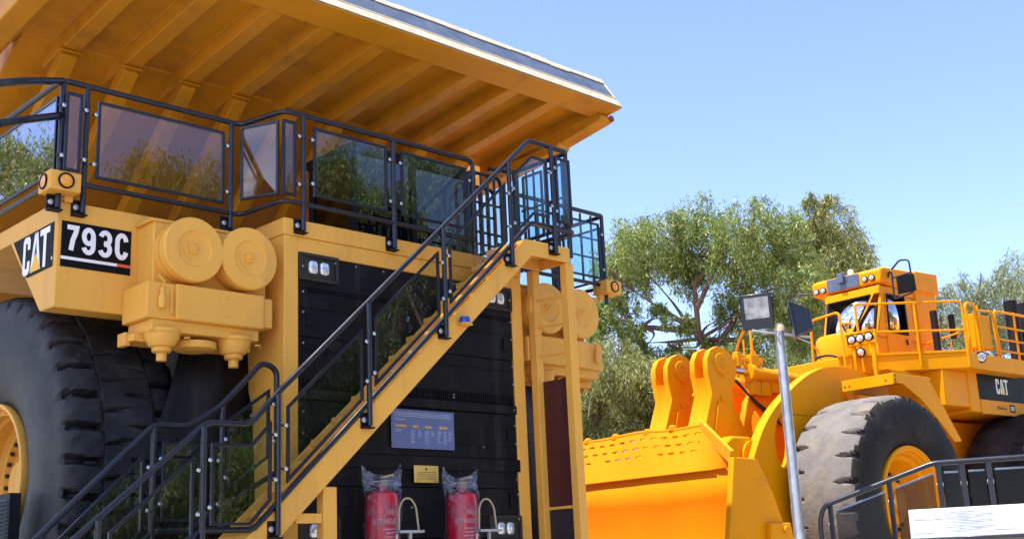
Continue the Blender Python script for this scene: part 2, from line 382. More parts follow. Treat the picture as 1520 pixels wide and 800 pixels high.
# --- dump body with canopy (all in world metres: X across the truck, Y towards its rear)
b = MB()
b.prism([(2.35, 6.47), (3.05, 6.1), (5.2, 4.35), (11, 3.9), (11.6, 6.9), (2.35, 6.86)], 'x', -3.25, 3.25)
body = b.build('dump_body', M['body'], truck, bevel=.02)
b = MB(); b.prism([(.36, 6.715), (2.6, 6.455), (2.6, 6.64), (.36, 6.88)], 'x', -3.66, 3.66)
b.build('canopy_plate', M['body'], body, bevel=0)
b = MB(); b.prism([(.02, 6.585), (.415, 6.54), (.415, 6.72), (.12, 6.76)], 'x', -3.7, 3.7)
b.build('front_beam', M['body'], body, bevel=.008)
RX = [-2.79, -2.09, -1.385, -.71, 0., .69, 1.40, 2.09, 2.79]
rp0 = None
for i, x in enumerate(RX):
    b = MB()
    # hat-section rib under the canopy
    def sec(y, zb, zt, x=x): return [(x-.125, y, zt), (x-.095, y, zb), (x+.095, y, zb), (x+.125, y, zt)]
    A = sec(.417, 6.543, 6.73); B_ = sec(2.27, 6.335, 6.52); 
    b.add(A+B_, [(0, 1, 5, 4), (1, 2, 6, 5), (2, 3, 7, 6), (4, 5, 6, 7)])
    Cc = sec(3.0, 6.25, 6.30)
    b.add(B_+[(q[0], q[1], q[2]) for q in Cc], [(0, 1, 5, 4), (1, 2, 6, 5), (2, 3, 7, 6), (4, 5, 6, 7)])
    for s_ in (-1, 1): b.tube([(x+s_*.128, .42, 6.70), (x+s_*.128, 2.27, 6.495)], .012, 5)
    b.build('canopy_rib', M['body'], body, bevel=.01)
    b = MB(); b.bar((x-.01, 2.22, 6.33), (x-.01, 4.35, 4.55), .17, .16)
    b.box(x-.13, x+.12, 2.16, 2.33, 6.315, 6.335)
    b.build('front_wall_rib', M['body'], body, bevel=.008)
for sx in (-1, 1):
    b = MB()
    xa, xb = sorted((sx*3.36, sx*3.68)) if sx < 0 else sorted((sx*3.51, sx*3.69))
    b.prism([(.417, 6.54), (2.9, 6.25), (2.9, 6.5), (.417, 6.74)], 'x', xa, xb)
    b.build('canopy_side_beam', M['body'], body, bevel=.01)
    b = MB()
    xa, xb = sorted((sx*3.52, sx*3.76))
    b.prism([(.43, 6.55), (.27, 6.555), (.22, 6.51), (.28, 6.46), (1.25, 6.31), (1.25, 6.45)], 'x', xa, xb)
    xa, xb = sorted((sx*3.50, sx*3.74))
    b.prism([(1.0, 6.36), (1.06, 6.27), (4.2, 5.96), (4.2, 6.3)], 'x', xa, xb)
    b.build('canopy_side_rail', M['body'], body, bevel=.012)
    b = MB(); b.lathe([(.0, 0), (.045, .0), (.045, .02), (0, .02)], (sx*3.70, .225, 6.50), (0, -1, 0), 14)
    b.build('rusty_end_cap', mat('rust', (.20, .06, .03), .8, var=.3) if sx < 0 else bpy.data.materials['rust'], body, bevel=0)
# sloped spill plate on the canopy's front edge: cream flanges round a bare grey plate
def SP(x, t, d): return (x, .02+.31*t-.84*d, 6.60+.47*t+.54*d)   # t up the slope, d out of it
def slab(b, x0, x1, t0, t1, d0, d1):
    vs = [SP(x, t, d) for x in (x0, x1) for t in (t0, t1) for d in (d0, d1)]
    b.add(vs, [(0, 1, 3, 2), (4, 6, 7, 5), (0, 4, 5, 1), (2, 3, 7, 6), (0, 2, 6, 4), (1, 5, 7, 3)])
b = MB(); slab(b, -3.7, 3.7, 0, 1, -.03, 0); sp = b.build('spill_plate', M['plate'], body, bevel=.004)
b = MB(); slab(b, -3.7, 3.7, .0, .26, .002, .012); slab(b, -3.7, 3.7, .30, .335, .002, .010); b.build('lower_flange', M['cream'], sp, bevel=.004)
b = MB()
pts = np.linspace(-3.7, 3.7, 22)
for i in range(21):
    q = .86+.02*math.sin(i*1.7)+.012*math.sin(i*4.1)
    slab(b, pts[i]+(.004 if i else 0), pts[i+1], q, 1.03+.02*math.sin(i*2.3)+(.03 if i in (7, 13, 17) else 0), .002, .014)
slab(b, 3.66, 3.7, .335, .84, .002, .012); slab(b, -3.7, -3.66, .335, .84, .002, .012)
b.build('upper_flange', M['cream'], sp, bevel=.004)

def letters(fn, parent, W, H, ym=None):
    """condensed C A T with a triangle over the A's foot"""
    b = MB()
    def pl(poly):
        n = len(poly); vs = [fn(*q, .0) for q in poly]+[fn(*q, .0012) for q in poly]
        b.add(vs, [tuple(range(n)), tuple(range(2*n-1, n-1, -1))]+[(i, (i+1) % n, n+(i+1) % n, n+i) for i in range(n)])
    h = H/2; w3 = W/3
    x = -W/2
    # C as strokes
    t_ = w3*.27
    pl([(x, -h*.8), (x+t_, -h*.66), (x+t_, h*.66), (x, h*.8)])
    pl([(x, h*.8), (x+t_, h*.66), (x+w3*.5, h*.66), (x+w3*.62, h), (x+w3*.16, h)])
    pl([(x+w3*.5, h*.66), (x+w3*.8, h*.8), (x+w3*.62, h)])
    pl([(x+w3*.53, h*.3), (x+w3*.8, h*.3), (x+w3*.8, h*.8), (x+w3*.5, h*.66)])
    pl([(x, -h*.8), (x+w3*.16, -h), (x+w3*.62, -h), (x+w3*.5, -h*.66), (x+t_, -h*.66)])
    pl([(x+w3*.62, -h), (x+w3*.8, -h*.8), (x+w3*.5, -h*.66)])
    pl([(x+w3*.5, -h*.66), (x+w3*.8, -h*.8), (x+w3*.8, -h*.3), (x+w3*.53, -h*.3)])
    # A
    x = -w3*.62
    pl([(x, -h), (x+w3*.27, -h), (x+w3*.66, h), (x+w3*.42, h)])
    pl([(x+w3*.85, -h), (x+w3*1.15, -h), (x+w3*.78, h), (x+w3*.56, h), (x+w3*.62, h*.5)])
    # T
    x = w3*.42
    pl([(x, h*.68), (x+w3*1.08, h*.68), (x+w3*1.08, h), (x, h)])
    pl([(x+w3*.40, -h), (x+w3*.70, -h), (x+w3*.70, h*.68), (x+w3*.40, h*.68)])
    o = b.build('lettering', M['white'], parent, bevel=0, smooth=False)
    b = MB()
    n = 3; tri = [(-w3*.62, -h), (w3*.62, -h), (-w3*.02, -h*.05)]
    vs = [fn(*q, .0015) for q in tri]+[fn(*q, .003) for q in tri]
    b.add(vs, [(0, 1, 2), (5, 4, 3), (0, 1, 4, 3), (1, 2, 5, 4), (2, 0, 3, 5)])
    b.build('yellow_triangle', M['yellow'], parent, bevel=0, smooth=False)
# --- deck, fenders, frame
b = MB(); b.box(-3.575, 2.88, .47, 3.2, 4.03, 4.085); b.box(-1.57, 1.57, .0, .47, 4.02, 4.15)
b.build('deck_plate', M['black'], truck)
for sx in (-1, 1):
    b = MB()
    if sx > 0: b.box(2.9, 3.5, .46, 3.2, 4.03, 4.09)
    pl = [(.45, 4.09), (.45, 3.135), (.743, 3.145), (1.47, 3.92), (3.4, 3.92), (3.4, 4.09)]
    x0, x1 = sorted((sx*(3.58 if sx < 0 else 2.88), sx*1.62)); b.prism(pl, 'x', x0, x1)
    fen = b.build('fender', T, truck, bevel=.012)
    if sx < 0:
        # front decal
        b = MB(); x0, x1 = (-3.542, -2.895) if sx < 0 else (2.895, 3.542)
        b.box(x0, x1, .444, .4485, 3.50, 3.91)
        dec = b.build('model_decal', M['decal'], fen, bevel=0)
        cx = (x0+x1)/2
        stroke_letters([G7, G9, G3, GC_], .128, .25, .027, .043, lambda u, v, t, cx=cx: (cx+u, .4425-t, 3.755+v), 'lettering', M['white'], dec)
        b = MB(); b.box(x0, x1-.13, .441, .4435, 3.565, 3.592); b.build('white_stripe', M['white'], dec, bevel=0)
        b = MB(); b.box(x1-.128, x1, .441, .4435, 3.565, 3.592); b.build('red_stripe', M['redpaint'], dec, bevel=0)
        # side decal
        b = MB(); xo = sx*3.58; xs_ = sorted((xo+sx*.0015, xo+sx*.005))
        b.prism([(1.385, 3.908), (.51, 3.908), (.51, 3.505), (1.045, 3.505)], 'x', *xs_)
        dec = b.build('side_decal', M['decal'], fen, bevel=0)
        xl = xo+sx*.0065
        sgn = -1 if sx < 0 else 1
        def side(u, v, t, xl=xl, sx=sx, sgn=sgn): return (xl+sx*t, .86+sgn*u, 3.71+v)
        letters(side, dec, .56, .355)
        b = MB(); b.prism([(.51, 3.565), (.53, 3.565), (.53, 3.592), (.51, 3.592)] if sx else [], 'x', *sorted((xl, xl+sx*.002))); b.build('white_stripe', M['white'], dec, bevel=0)
    # turn signal on the fender corner
    b = MB(); x0, x1 = sorted((sx*3.74, sx*3.46))
    b.box(x0, x1, .27, .52, 4.125, 4.30); x0, x1 = sorted((sx*3.55, sx*3.47)); b.box(x0, x1, .40, .47, 4.07, 4.13)
    ts = b.build('turn_signal', T, truck, bevel=.012)
    for c, ax in (((sx*3.60, .27, 4.213), (0, -1, 0)), ((sx*3.74, .40, 4.213), (sx, 0, 0))):
        b = MB(); b.lathe([(.072, -.002), (.072, .014), (.058, .014), (.058, .004)], c, ax, 28); b.build('lens_ring', M['black'], ts, bevel=0)
        b = MB(); b.lathe([(.058, .0), (.057, .008), (.045, .013), (.0, .016)], c, ax, 28); b.build('amber_lens', M['amber'], ts, bevel=0)
    # air cleaner box
    def bx(b, xa, xb, *r): x0, x1 = sorted((sx*xa, sx*xb)); b.box(x0, x1, *r)
    b = MB(); bx(b, 2.83, 1.66, .15, .452, 3.2, 3.955); bx(b, 2.86, 1.63, .14, .452, 3.955, 3.985)
    ac = b.build('air_cleaner_box', T, truck, bevel=.01)
    b = MB(); bx(b, 2.96, 1.80, -.012, .447, 3.035, 3.357); bx(b, 2.70, 1.803, -.055, -.01, 3.037, 3.355); bx(b, 1.80, 1.69, -.02, .44, 3.06, 3.34)
    b.build('lower_housing', T, ac, bevel=.012)
    b = MB(); bx(b, 2.90, 1.82, .01, .44, 2.93, 3.036); bx(b, 2.97, 1.79, .2, .46, 2.86, 2.93); bx(b, 3.00, 2.94, .3, .44, 2.83, 2.95)
    b.build('drain_tray', T, ac, bevel=.01)
    b = MB(); b.lathe([(.0, 0), (.028, 0), (.035, .03), (.035, .09), (.026, .12), (.018, .13), (.018, .18), (0, .18)], (sx*2.83, -.04, 3.12), (0, 0, 1), 16)
    bx(b, 2.745, 2.725, -.03, -.01, 3.08, 3.29)
    b.tube([(sx*2.83, -.04, 3.28), (sx*2.82, -.05, 3.36), (sx*2.86, -.02, 3.42)], .008, 6)
    for x_, z_ in ((2.2, 3.28), (2.2, 3.12)): b.lathe([(0, 0), (.012, 0), (.010, .006), (0, .008)], (sx*x_, -.056, z_), (0, -1, 0), 8)
    for x_ in (2.6, 2.35, 2.1, 1.9): b.lathe([(0, 0), (.010, 0), (.008, .006), (0, .008)], (sx*x_, .008, 2.985), (0, -1, 0), 8)
    for z_ in (3.85, 3.5, 3.3): b.lathe([(0, 0), (.011, 0), (.009, .006), (0, .008)], (sx*2.832, .3, z_), (sx, 0, 0), 8)
    b.build('latch', T, ac, bevel=0)
    for xc in (2.555, 1.985):
        b = MB()
        b.lathe([(.275, .55), (.275, .06), (.297, .05), (.297, -.03), (.287, -.045), (.17, -.05), (.155, -.035), (.05, -.025), (.04, -.045), (0, -.05)], (sx*xc, -.05, 3.68), (0, 1, 0), 48)
        lid = b.build('filter_lid', T, ac, bevel=0, angle=28)
        b = MB(); b.lathe([(.278, .10), (.284, .10), (.284, .145), (.278, .145)], (sx*xc, -.05, 3.68), (0, 1, 0), 40); b.box(sx*xc-.03, sx*xc+.03, .055, .09, 3.955, 3.985); b.lathe([(.277, .30), (.281, .30), (.281, .31), (.277, .31)], (sx*xc, -.05, 3.68), (0, 1, 0), 40)
        b.build('clamp_band', T, lid, bevel=0)
        b = MB(); b.tube([(sx*xc+.10*math.cos(a), -.102, 3.68+.10*math.sin(a)) for a in np.linspace(2.4, 4.4, 9)], .006, 6)
        b.bar((sx*xc-.02, -.105, 3.66), (sx*xc+.05, -.105, 3.73), .012); b.build('handle', T, lid, bevel=0)
    for xc in ((2.74, 2.02) if sx < 0 else (2.02,)):
        b = MB(); b.lathe([(.165, .06), (.168, .03), (.155, .015), (.15, -.02), (.11, -.09), (.085, -.10), (.085, -.13), (.075, -.14), (.045, -.15), (.045, -.215), (0, -.215)], (sx*xc, .12, 2.90), (0, 0, 1), 32)
        b.tube([(sx*xc+.15, .0, 2.885), (sx*xc+.19, -.02, 2.89), (sx*xc+.21, .01, 2.87)], .008, 6)
        b.build('dust_cup', T, ac, bevel=0, angle=25)
    b = MB(); b.lathe([(.19, .03), (.19, -.03), (.15, -.045), (0, -.045)], (sx*2.37, .2, 2.86), (0, 0, 1), 32); b.build('tray_boss', T, ac, bevel=0)
# radiator frame
b = MB()
for sx in (-1, 1):
    x0, x1 = sorted((sx*1.585, sx*1.425)); b.box(x0, x1, -.05, .30, .45, 3.99)
    x0, x1 = sorted((sx*1.583, sx*1.50)); b.prism([(.28, 3.99), (.95, 3.99), (.85, 3.2), (.5, 2.4), (.4, 1.0), (.28, 1.0)], 'x', x0, x1)
b.box(-1.425, 1.425, -.049, .3, 3.83, 3.989); 
rf = b.build('radiator_frame', T, truck, bevel=.008)
b = MB()
for z in (1.0, 1.6, 2.2, 2.8, 3.4, 3.9):
    for x in (-1.56, 1.56): b.lathe([(0, 0), (.012, 0), (.010, .008), (0, .01)], (x, -.051, z), (0, -1, 0), 8)
for x in (-1.2, -.6, .1, .7, 1.2): b.lathe([(0, 0), (.012, 0), (.010, .008), (0, .01)], (x, -.051, 3.96), (0, -1, 0), 8)
b.build('frame_bolts', T, rf, bevel=0); rf.children[-1]['kind'] = 'stuff'
b = MB(); b.box(-1.592, 1.592, -.056, .45, 3.993, 4.16); b.build('front_deck_beam', T, truck, bevel=.01)
b = MB(); b.box(-1.40, 1.40, -.06, -.05, 3.79, 3.80) if False else None
# grille made of stacked black sheets
b = MB()
zs = [.5, 1.12, 1.62, 1.93, 2.42, 2.52, 3.02, 3.50, 3.83]
for i in range(len(zs)-1):
    d = [-.03, -.034, -.028, -.036, -.062, -.03, -.036, -.03][i]
    b.box(-1.425, 1.425, d, .1, zs[i]+.003, zs[i+1]-.003)
b.box(-1.425, 1.45, -.055, .1, 1.80, 1.93) 
gr = b.build('grille_panel', M['black'], truck, bevel=.006)
b = MB()
for z in (.8, 1.3, 1.56, 1.72, 2.10, 2.30, 2.47, 2.75, 2.95, 3.25, 3.45, 3.7):
    for x in (-1.38, 1.38): b.lathe([(.0, 0), (.011, 0), (.009, .008), (0, .01)], (x, -.036-.025, z), (0, -1, 0), 8)
for x in (-1.0, -.75, -.4, 0, .35, .55, .95): b.lathe([(.0, 0), (.010, 0), (.008, .008), (0, .01)], (x, -.06, 3.78), (0, -1, 0), 8)
for x, z in ((.5, 2.55), (.5, 2.58), (.62, 1.55), (-.1, 1.42), (.9, 2.05)): b.lathe([(.0, 0), (.010, 0), (.008, .008), (0, .01)], (x, -.064, z), (0, -1, 0), 8)
b.build('bolt_heads', M['steel'], gr, bevel=0)
b2 = MB()
for k in range(92):
    x = -1.36+k*.0299
    b2.box(x, x+.012, -.058, -.037, 2.535, 2.62); b2.box(x, x+.012, -.052, -.033, 3.46, 3.495)
for z in (2.07, 2.9, 3.3): b2.box(-1.38, 1.38, -.046, -.037, z, z+.012)
for x, z in ((-1.3, 3.2), (1.3, 3.2), (1.3, 2.2), (-1.3, 1.5), (1.3, 1.5)): b2.box(x-.03, x+.03, -.06, -.036, z-.07, z+.07)
b2.build('ribbing', M['black'], gr, bevel=0)

tag(bpy.data.objects['bolt_heads'], kind='stuff')
for (xc, zc) in ((-1.187, 3.707), (1.187, 3.707), (-1.19, 1.206), (1.19, 1.206)):
    b = MB()
    b.box(xc-.235, xc+.235, -.062, .0, zc-.135, zc-.105); b.box(xc-.235, xc+.235, -.062, .0, zc+.105, zc+.135)
    b.box(xc-.235, xc-.20, -.062, .0, zc-.105, zc+.105); b.box(xc+.20, xc+.235, -.062, .0, zc-.105, zc+.105)
    b.box(xc-.20, xc+.20, -.040, -.034, zc-.105, zc+.105)
    hh = b.build('headlight_housing', M['dark'], truck, bevel=.006)
    for dx in (-.065, .065):
        b = MB(); cx = xc+dx*1.02
        # rounded-square lamp
        P = []
        for rr, o in ((.054, -.040), (.054, -.060), (.046, -.068), (.02, -.072), (.0, -.073)):
            row = []
            for k in range(25):
                a = 2*math.pi*k/24; c_, s_ = math.cos(a), math.sin(a); q = (abs(c_)**4+abs(s_)**4)**-.25
                row.append((cx+rr*c_*q*.92, o, zc+rr*s_*q*1.15))
            P.append(row)
        b.grid(P); b.build('headlamp', M['lens'], hh, bevel=0)
# --- signs on the grille
b = MB(); b.box(-.345, .485, -.075, -.066, 2.0, 2.39); sb = b.build('information_board', M['board'], truck, bevel=.004)
bt = MB()
for k, zz in enumerate((2.352, 2.335, 2.318)): bt.box(-.31+.0*k, .44, -.0775, -.0752, zz, zz+.006)
bt.box(-.30, -.16, -.0775, -.0752, 2.285, 2.292)
for (x, n) in ((-.20, 2), (.03, 1), (.2, 1)):
    pass
def lines(b, x, z0, n, wmin, wmax):
    for i in range(n):
        b.box(x, x+random.uniform(wmin, wmax), -.0775, -.0752, z0-.016*i, z0-.016*i+.006)
lines(bt, -.29, 2.18, 2, .06, .12); lines(bt, -.10, 2.18, 9, .04, .07); lines(bt, -.01, 2.18, 5, .04, .06)
lines(bt, .085, 2.18, 9, .03, .07); lines(bt, .165, 2.18, 4, .03, .06); lines(bt, .25, 2.18, 8, .03, .07); lines(bt, .33, 2.18, 9, .03, .06); lines(bt, .40, 2.18, 7, .03, .06)
bt.build('text_lines', mat('pale_print', (.32, .36, .5), .5), sb, bevel=0, smooth=False); tag(bpy.data.objects['text_lines'], kind='stuff')
for tx, x in (('PLATINUM', -.22), ('GOLD', -.035), ('SILVER', .135), ('BRONZE', .335)):
    text_mesh(tx, .024, lambda u, v, t, x=x: (x+u, -.076-t, 2.222+v), 'heading', M['yellow'], sb, bold=.04, xs=.85, depth=.0008)
b = MB(); b.box(-.065, .255, -.073, -.066, 1.665, 1.835); pq = b.build('brass_plaque', M['brass'], truck, bevel=.003)
b = MB()
for i in range(4): b.box(-.03+.01*(i == 0), .22, -.0755, -.0732, 1.765-.022*i, 1.769-.022*i)
b.box(-.045, -.0, -.0755, -.0732, 1.677, 1.681); b.box(.20, .23, -.0755, -.0732, 1.677, 1.681); b.lathe([(.0, .0), (.012, 0), (.012, .002), (0, .002)], (.09, -.0732, 1.80), (0, -1, 0), 10)
b.build('engraving', M['dark'], pq, bevel=0)

# --- chassis, mud guards, axle
b = MB(); b.box(-1.3, 1.3, .55, 11.5, 1.35, 2.3); b.box(-1.4, 1.4, .4, 3.0, 2.3, 4.0); b.box(-2.4, 2.4, 1.95, 2.6, 1.45, 2.0); b.box(-1.42, 1.42, .15, .5, .4, 3.8); b.box(-2.9, -2.4, 5.2, 8.5, 2.4, 3.8)
b.build('chassis', M['dark'], truck, bevel=.02)
for sx in (-1, 1):
    b = MB(); P = []
    for i in range(13):
        t = i/12; row = []
        for (z, xl, xr) in ((3.0, 2.30, 1.60), (2.5, 2.42, 1.58), (1.9, 2.62, 1.55), (1.0, 2.95, 1.55)):
            x = xl+(xr-xl)*t; row.append((sx*x, .55+.10*math.sin(t*math.pi)*-1+.02*math.sin(t*9), z))
        P.append(row)
    b.grid(P); o = b.build('mud_flap', M['black'], truck, bevel=0); s_ = o.modifiers.new('thick', 'SOLIDIFY'); s_.thickness = .015
# --- cab on the deck
b = MB(); b.box(.25, 2.15, 1.3, 2.2, 4.09, 4.6); b.box(.25, 2.15, 1.3, 2.25, 5.62, 5.74)
for x in (.28, 1.18, 2.12): b.bar((x, 1.33, 4.6), (x, 1.33, 5.63), .07)
for x in (.28, 2.12): b.bar((x, 2.15, 4.6), (x, 2.15, 5.63), .07)
cab = b.build('operator_cab', M['black'], truck, bevel=.01)
b = MB(); b.box(.29, 2.11, 1.335, 1.345, 4.6, 5.62); b.box(.285, .295, 1.35, 2.13, 4.6, 5.62); b.box(2.105, 2.115, 1.35, 2.13, 4.6, 5.62); b.build('cab_glass', M['darkglass'], cab, bevel=0)
b = MB(); b.box(.32, 2.08, 1.4, 2.1, 4.62, 5.0); b.build('cab_interior', M['dark'], cab, bevel=.02)

# --- tyres
def tyre_mesh(name, m, parent, c, Ro, W, rb, nl, depth, prof, groove, seg=8, axis='x', face=None, off=None):
    """prof: list of (s, r); groove(s) -> (angular shift in lug pitches, half width in pitches, strength)"""
    nA = nl*seg; P = []
    for (s_, r_) in prof:
        sh, hw, st = groove(s_)
        row = []
        for k in range(nA+1):
            a = 2*math.pi*k/nA
            ph = (k/seg-sh) % 1.0; d = min(ph, 1-ph)
            g_ = 0.
            if st > 0 and d < hw and r_ > .9*Ro: g_ = st*depth*min(1, (hw-d)/(hw*.4))
            rr = r_-g_*(1+.15*math.sin(k*12.7+s_*31))+(.004*math.sin(k*3.3+s_*17) if r_ > .93*Ro else 0)
            if axis == 'x': row.append((c[0]+s_, c[1]-rr*math.sin(a), c[2]+rr*math.cos(a)))
            else: row.append((c[0]+rr*math.sin(a), c[1]+s_, c[2]+rr*math.cos(a)))
        P.append(row)
    b = MB(); b.grid(P)
    return b.build(name, m, parent, bevel=0, angle=38)
W2 = .57
prof = [(-.46, .745), (-.50, .82), (-.545, .98), (-.575, 1.2), (-.58, 1.35), (-.572, 1.48), (-.565, 1.52), (-.563, 1.62), (-.556, 1.68), (-.54, 1.725), (-.512, 1.752), (-.50, 1.76), (-.46, 1.777), (-.42, 1.784), (-.37, 1.787), (-.30, 1.79), (-.265, 1.79), (-.255, 1.79), (-.235, 1.79), (-.222, 1.79), (-.15, 1.79), (-.08, 1.79), (0, 1.79)]
prof = prof+[(-a, q) for a, q in prof[-2::-1]]
def groove793(s_):
    a = abs(s_); side = .5 if s_ > 0 else 0
    sh = side+.10*math.sin(max(0, (.57-a))*5.5)
    if a > .558: return (sh, 0, 0)
    if a > .50: return (sh, .17, .4+.6*(.558-a)/.058)
    if a > .26: return (sh, .125, 1.)
    if a > .225: return (sh, 2., .28)      # ring groove that parts shoulder lugs and centre blocks
    return (sh+.45+.3*a, .045, .45)
for sx in (-1, 1):
    ty = tyre_mesh('front_tyre', [M['rubber']], truck, (sx*(2.815 if sx < 0 else 2.45), 2.264, 1.79), 1.79, W2, .8, 37, .10, prof, groove793, seg=26)
    b = MB(); A = (sx, 0, 0)
    b.lathe([(0.743, .46), (0.752, .50), (0.747, .53), (0.719, .535), (0.710, .50), (0.691, .48), (0.691, .44), (0.672, .43), (0.658, .45), (0.644, .44), (0.639, .36), (0.620, .33), (0.616, .22), (0.592, .18), (0.564, .17), (0.545, .10), (0.414, .06), (0.376, .12), (0.226, .16), (0.207, .26), (0.000, .27)], (sx*(2.815 if sx < 0 else 2.45), 2.264, 1.79), A, 72, closed=True)
    rim = b.build('rim', T, ty, bevel=0, angle=25)
    b = MB()
    for k in range(28):
        a = 2*math.pi*k/28; b.lathe([(0, 0), (.022, 0), (.022, .03), (.012, .04), (0, .04)], (sx*((2.815 if sx < 0 else 2.45)+.14), 2.264+.522*math.sin(a), 1.79+.522*math.cos(a)), A, 6)
    b.build('wheel_nuts', M['dark'], rim, bevel=0); tag(bpy.data.objects['wheel_nuts'] if sx < 0 else bpy.data.objects['wheel_nuts.001'], kind='stuff')

# --- deck railing (part of the truck)
def bolt_pair(b, c, ax, r=.021):
    b.lathe([(0, 0), (r, 0), (r, .012), (r*.6, .018), (0, .02)], c, ax, 12)
def glass_panel(poly, n, parent, gm, bolts=(), fw=.022, name='glass_panel'):
    """poly: 3D corners of a planar panel; n: outward unit normal; makes glass > frame, clamp bolts"""
    Pn = [Vector(p) for p in poly]; nv = Vector(n); b = MB()
    k = len(Pn); vs = [p-nv*.004 for p in Pn]+[p+nv*.004 for p in Pn]
    b.add(vs, [tuple(range(k)), tuple(range(2*k-1, k-1, -1))]+[(i, (i+1) % k, k+(i+1) % k, k+i) for i in range(k)])
    gp = b.build(name, gm, parent, bevel=0, smooth=False)
    b = MB()
    # mitred square frame
    cen = sum(Pn, Vector())/k
    inn, out_ = [], []
    for i in range(k):
        a, q, c_ = Pn[i-1], Pn[i], Pn[(i+1) % k]
        e1 = (q-a).normalized(); e2 = (c_-q).normalized()
        n1 = nv.cross(e1); n2 = nv.cross(e2)
        if n1.dot(cen-q) < 0: n1 = -n1
        if n2.dot(cen-q) < 0: n2 = -n2
        h = (n1+n2); h = h/max(.3, h.dot(n1))
        inn.append(q+h*fw); out_.append(q-h*.004)
    vs = []
    for dd in (-.014, .014): vs += [p+nv*dd for p in out_]+[p+nv*dd for p in inn]
    fs = []
    for i in range(k):
        j = (i+1) % k
        fs += [(i, j, k+j, k+i), (2*k+i, 3*k+i, 3*k+j, 2*k+j), (i, 2*k+i, 2*k+j, j), (k+i, k+j, 3*k+j, 3*k+i)]
    b.add(vs, fs); b.build('panel_frame', M['rail'], gp, bevel=.003)
    for c, ax in bolts:
        b = MB(); c = Vector(c); a = Vector(ax)
        b.lathe([(0, 0), (.019, 0), (.019, .012), (.012, .018), (0, .02)], c+nv*.012, nv, 12)
        b.bar(c-a*.04, c+a*.04, .018, .012, up=n, mi=1)
        b.build('clamp_bolt', [M['chrome'], M['rail']], gp, bevel=0)
    return gp
def rect(x0, x1, z0, z1, y): return [(x0, y, z0), (x1, y, z0), (x1, y, z1), (x0, y, z1)]
def xpanel(x0, x1, z0, z1, y, parent, gm, lb=True, rb=True):
    bl = []
    for z in (z1-.14, z0+.12):
        if lb: bl.append(((x0-.03, y-.005, z), (1, 0, 0)))
        if rb: bl.append(((x1+.03, y-.005, z), (1, 0, 0)))
    return glass_panel(rect(x0, x1, z0, z1, y), (0, -1, 0), parent, gm, bl)
def ypanel(x, y0, y1, z0, z1, parent, gm, n):
    return glass_panel([(x, y0, z0), (x, y1, z0), (x, y1, z1), (x, y0, z1)], n, parent, gm, [])
rail = MB()
RZ, LZ = 5.225, 4.31
rail.tube([(-3.62, 3.2, RZ-.04), (-3.62, .40, RZ-.04), (-1.80, .40, RZ-.04), (-1.62, -.10, RZ), (.86, -.10, RZ), (.86, -.10, 4.15)], .027, 12, bend=.08)
rail.tube([(-3.62, 3.2, LZ-.06), (-3.62, .40, LZ-.06), (-1.80, .40, LZ-.06), (-1.62, -.10, LZ), (.86, -.10, LZ)], .024, 12, bend=.08)
rail.tube([(1.95, .40, RZ-.04), (3.62, .40, RZ-.04), (3.62, 3.0, RZ-.04)], .027, 12, bend=.08)
rail.tube([(1.7, .40, LZ-.06), (3.62, .40, LZ-.06), (3.62, 3.0, LZ-.06)], .024, 12, bend=.08)
rail.tube([(-3.62, .40, RZ-.05), (-4.08, .2, 4.99), (-4.6, .3, 4.82)], .034, 10, bend=.2); rail.tube([(-4.27, .22, 4.92), (-4.27, .22, 4.3)], .034, 10)
rail.tube([(-3.62, .40, 4.85), (-4.05, .2, 4.64), (-4.6, .3, 4.46)], .034, 10, bend=.2)
rl = rail.build('guard_rail', M['rail'], truck, bevel=0)
def post(x, y, z0, z1, br=True, parent=rl, dirn=-1):
    b = MB(); b.tube([(x, y, z0), (x, y, z1)], .026, 12)
    p = b.build('rail_post', M['rail'], parent, bevel=0)
    if br:
        b = MB(); b.box(x-.085, x+.035, y+.03, y+.055, z0-.02, z0+.12); b.box(x-.085, x+.035, y-.035, y+.055, z0-.03, z0-.015)
        b.lathe([(0, 0), (.028, 0), (.028, .012), (.016, .02), (0, .02)], (x-.05, y+.03, z0+.05), (0, -1, 0), 12, mi=1)
        b.build('bracket', [M['black'], M['steel']], p, bevel=.003)
    return p
for x in (-3.385, -1.905): post(x, .40, 3.99 if x < -3 else 4.1, RZ-.05)
post(-3.61, .40, 4.0, RZ-.05)
for x in (-1.40, -.275): post(x, -.10, 4.04, RZ)
for x in (1.98, 2.75, 3.58): post(x, .40, 4.0, RZ-.05, br=False)
for y in (1.3, 2.3):
    if y > 2: post(-3.62, y, 4.06, RZ-.05, br=False)
    post(3.62, y, 4.06, RZ-.05, br=False)
xpanel(-3.275, -1.985, 4.335, 5.065, .40, rl, M['glass'])
xpanel(-3.60, -3.455, 4.335, 5.06, .34, rl, M['glass'], lb=True)
glass_panel([(-1.83, .335, 4.38), (-1.655, -.05, 4.38), (-1.655, -.05, 5.13), (-1.83, .335, 5.13)], (-.91, -.41, 0), rl, M['glass'])
xpanel(-1.635, -1.49, 4.375, 5.13, -.10, rl, M['glass'], lb=False)
xpanel(-1.275, -.365, 4.41, 5.125, -.10, rl, M['glass'])
xpanel(-.165, .755, 4.41, 5.115, -.10, rl, M['glass'])
ypanel(-3.62, .47, 2.2, 4.335, 5.05, rl, M['sideglass'], (-1, 0, 0)); ypanel(-3.62, 2.35, 3.2, 4.335, 5.05, rl, M['sideglass'], (-1, 0, 0))
xpanel(2.05, 2.68, 4.33, 5.06, .40, rl, M['fenceglass']); xpanel(2.82, 3.51, 4.33, 5.06, .40, rl, M['fenceglass'])
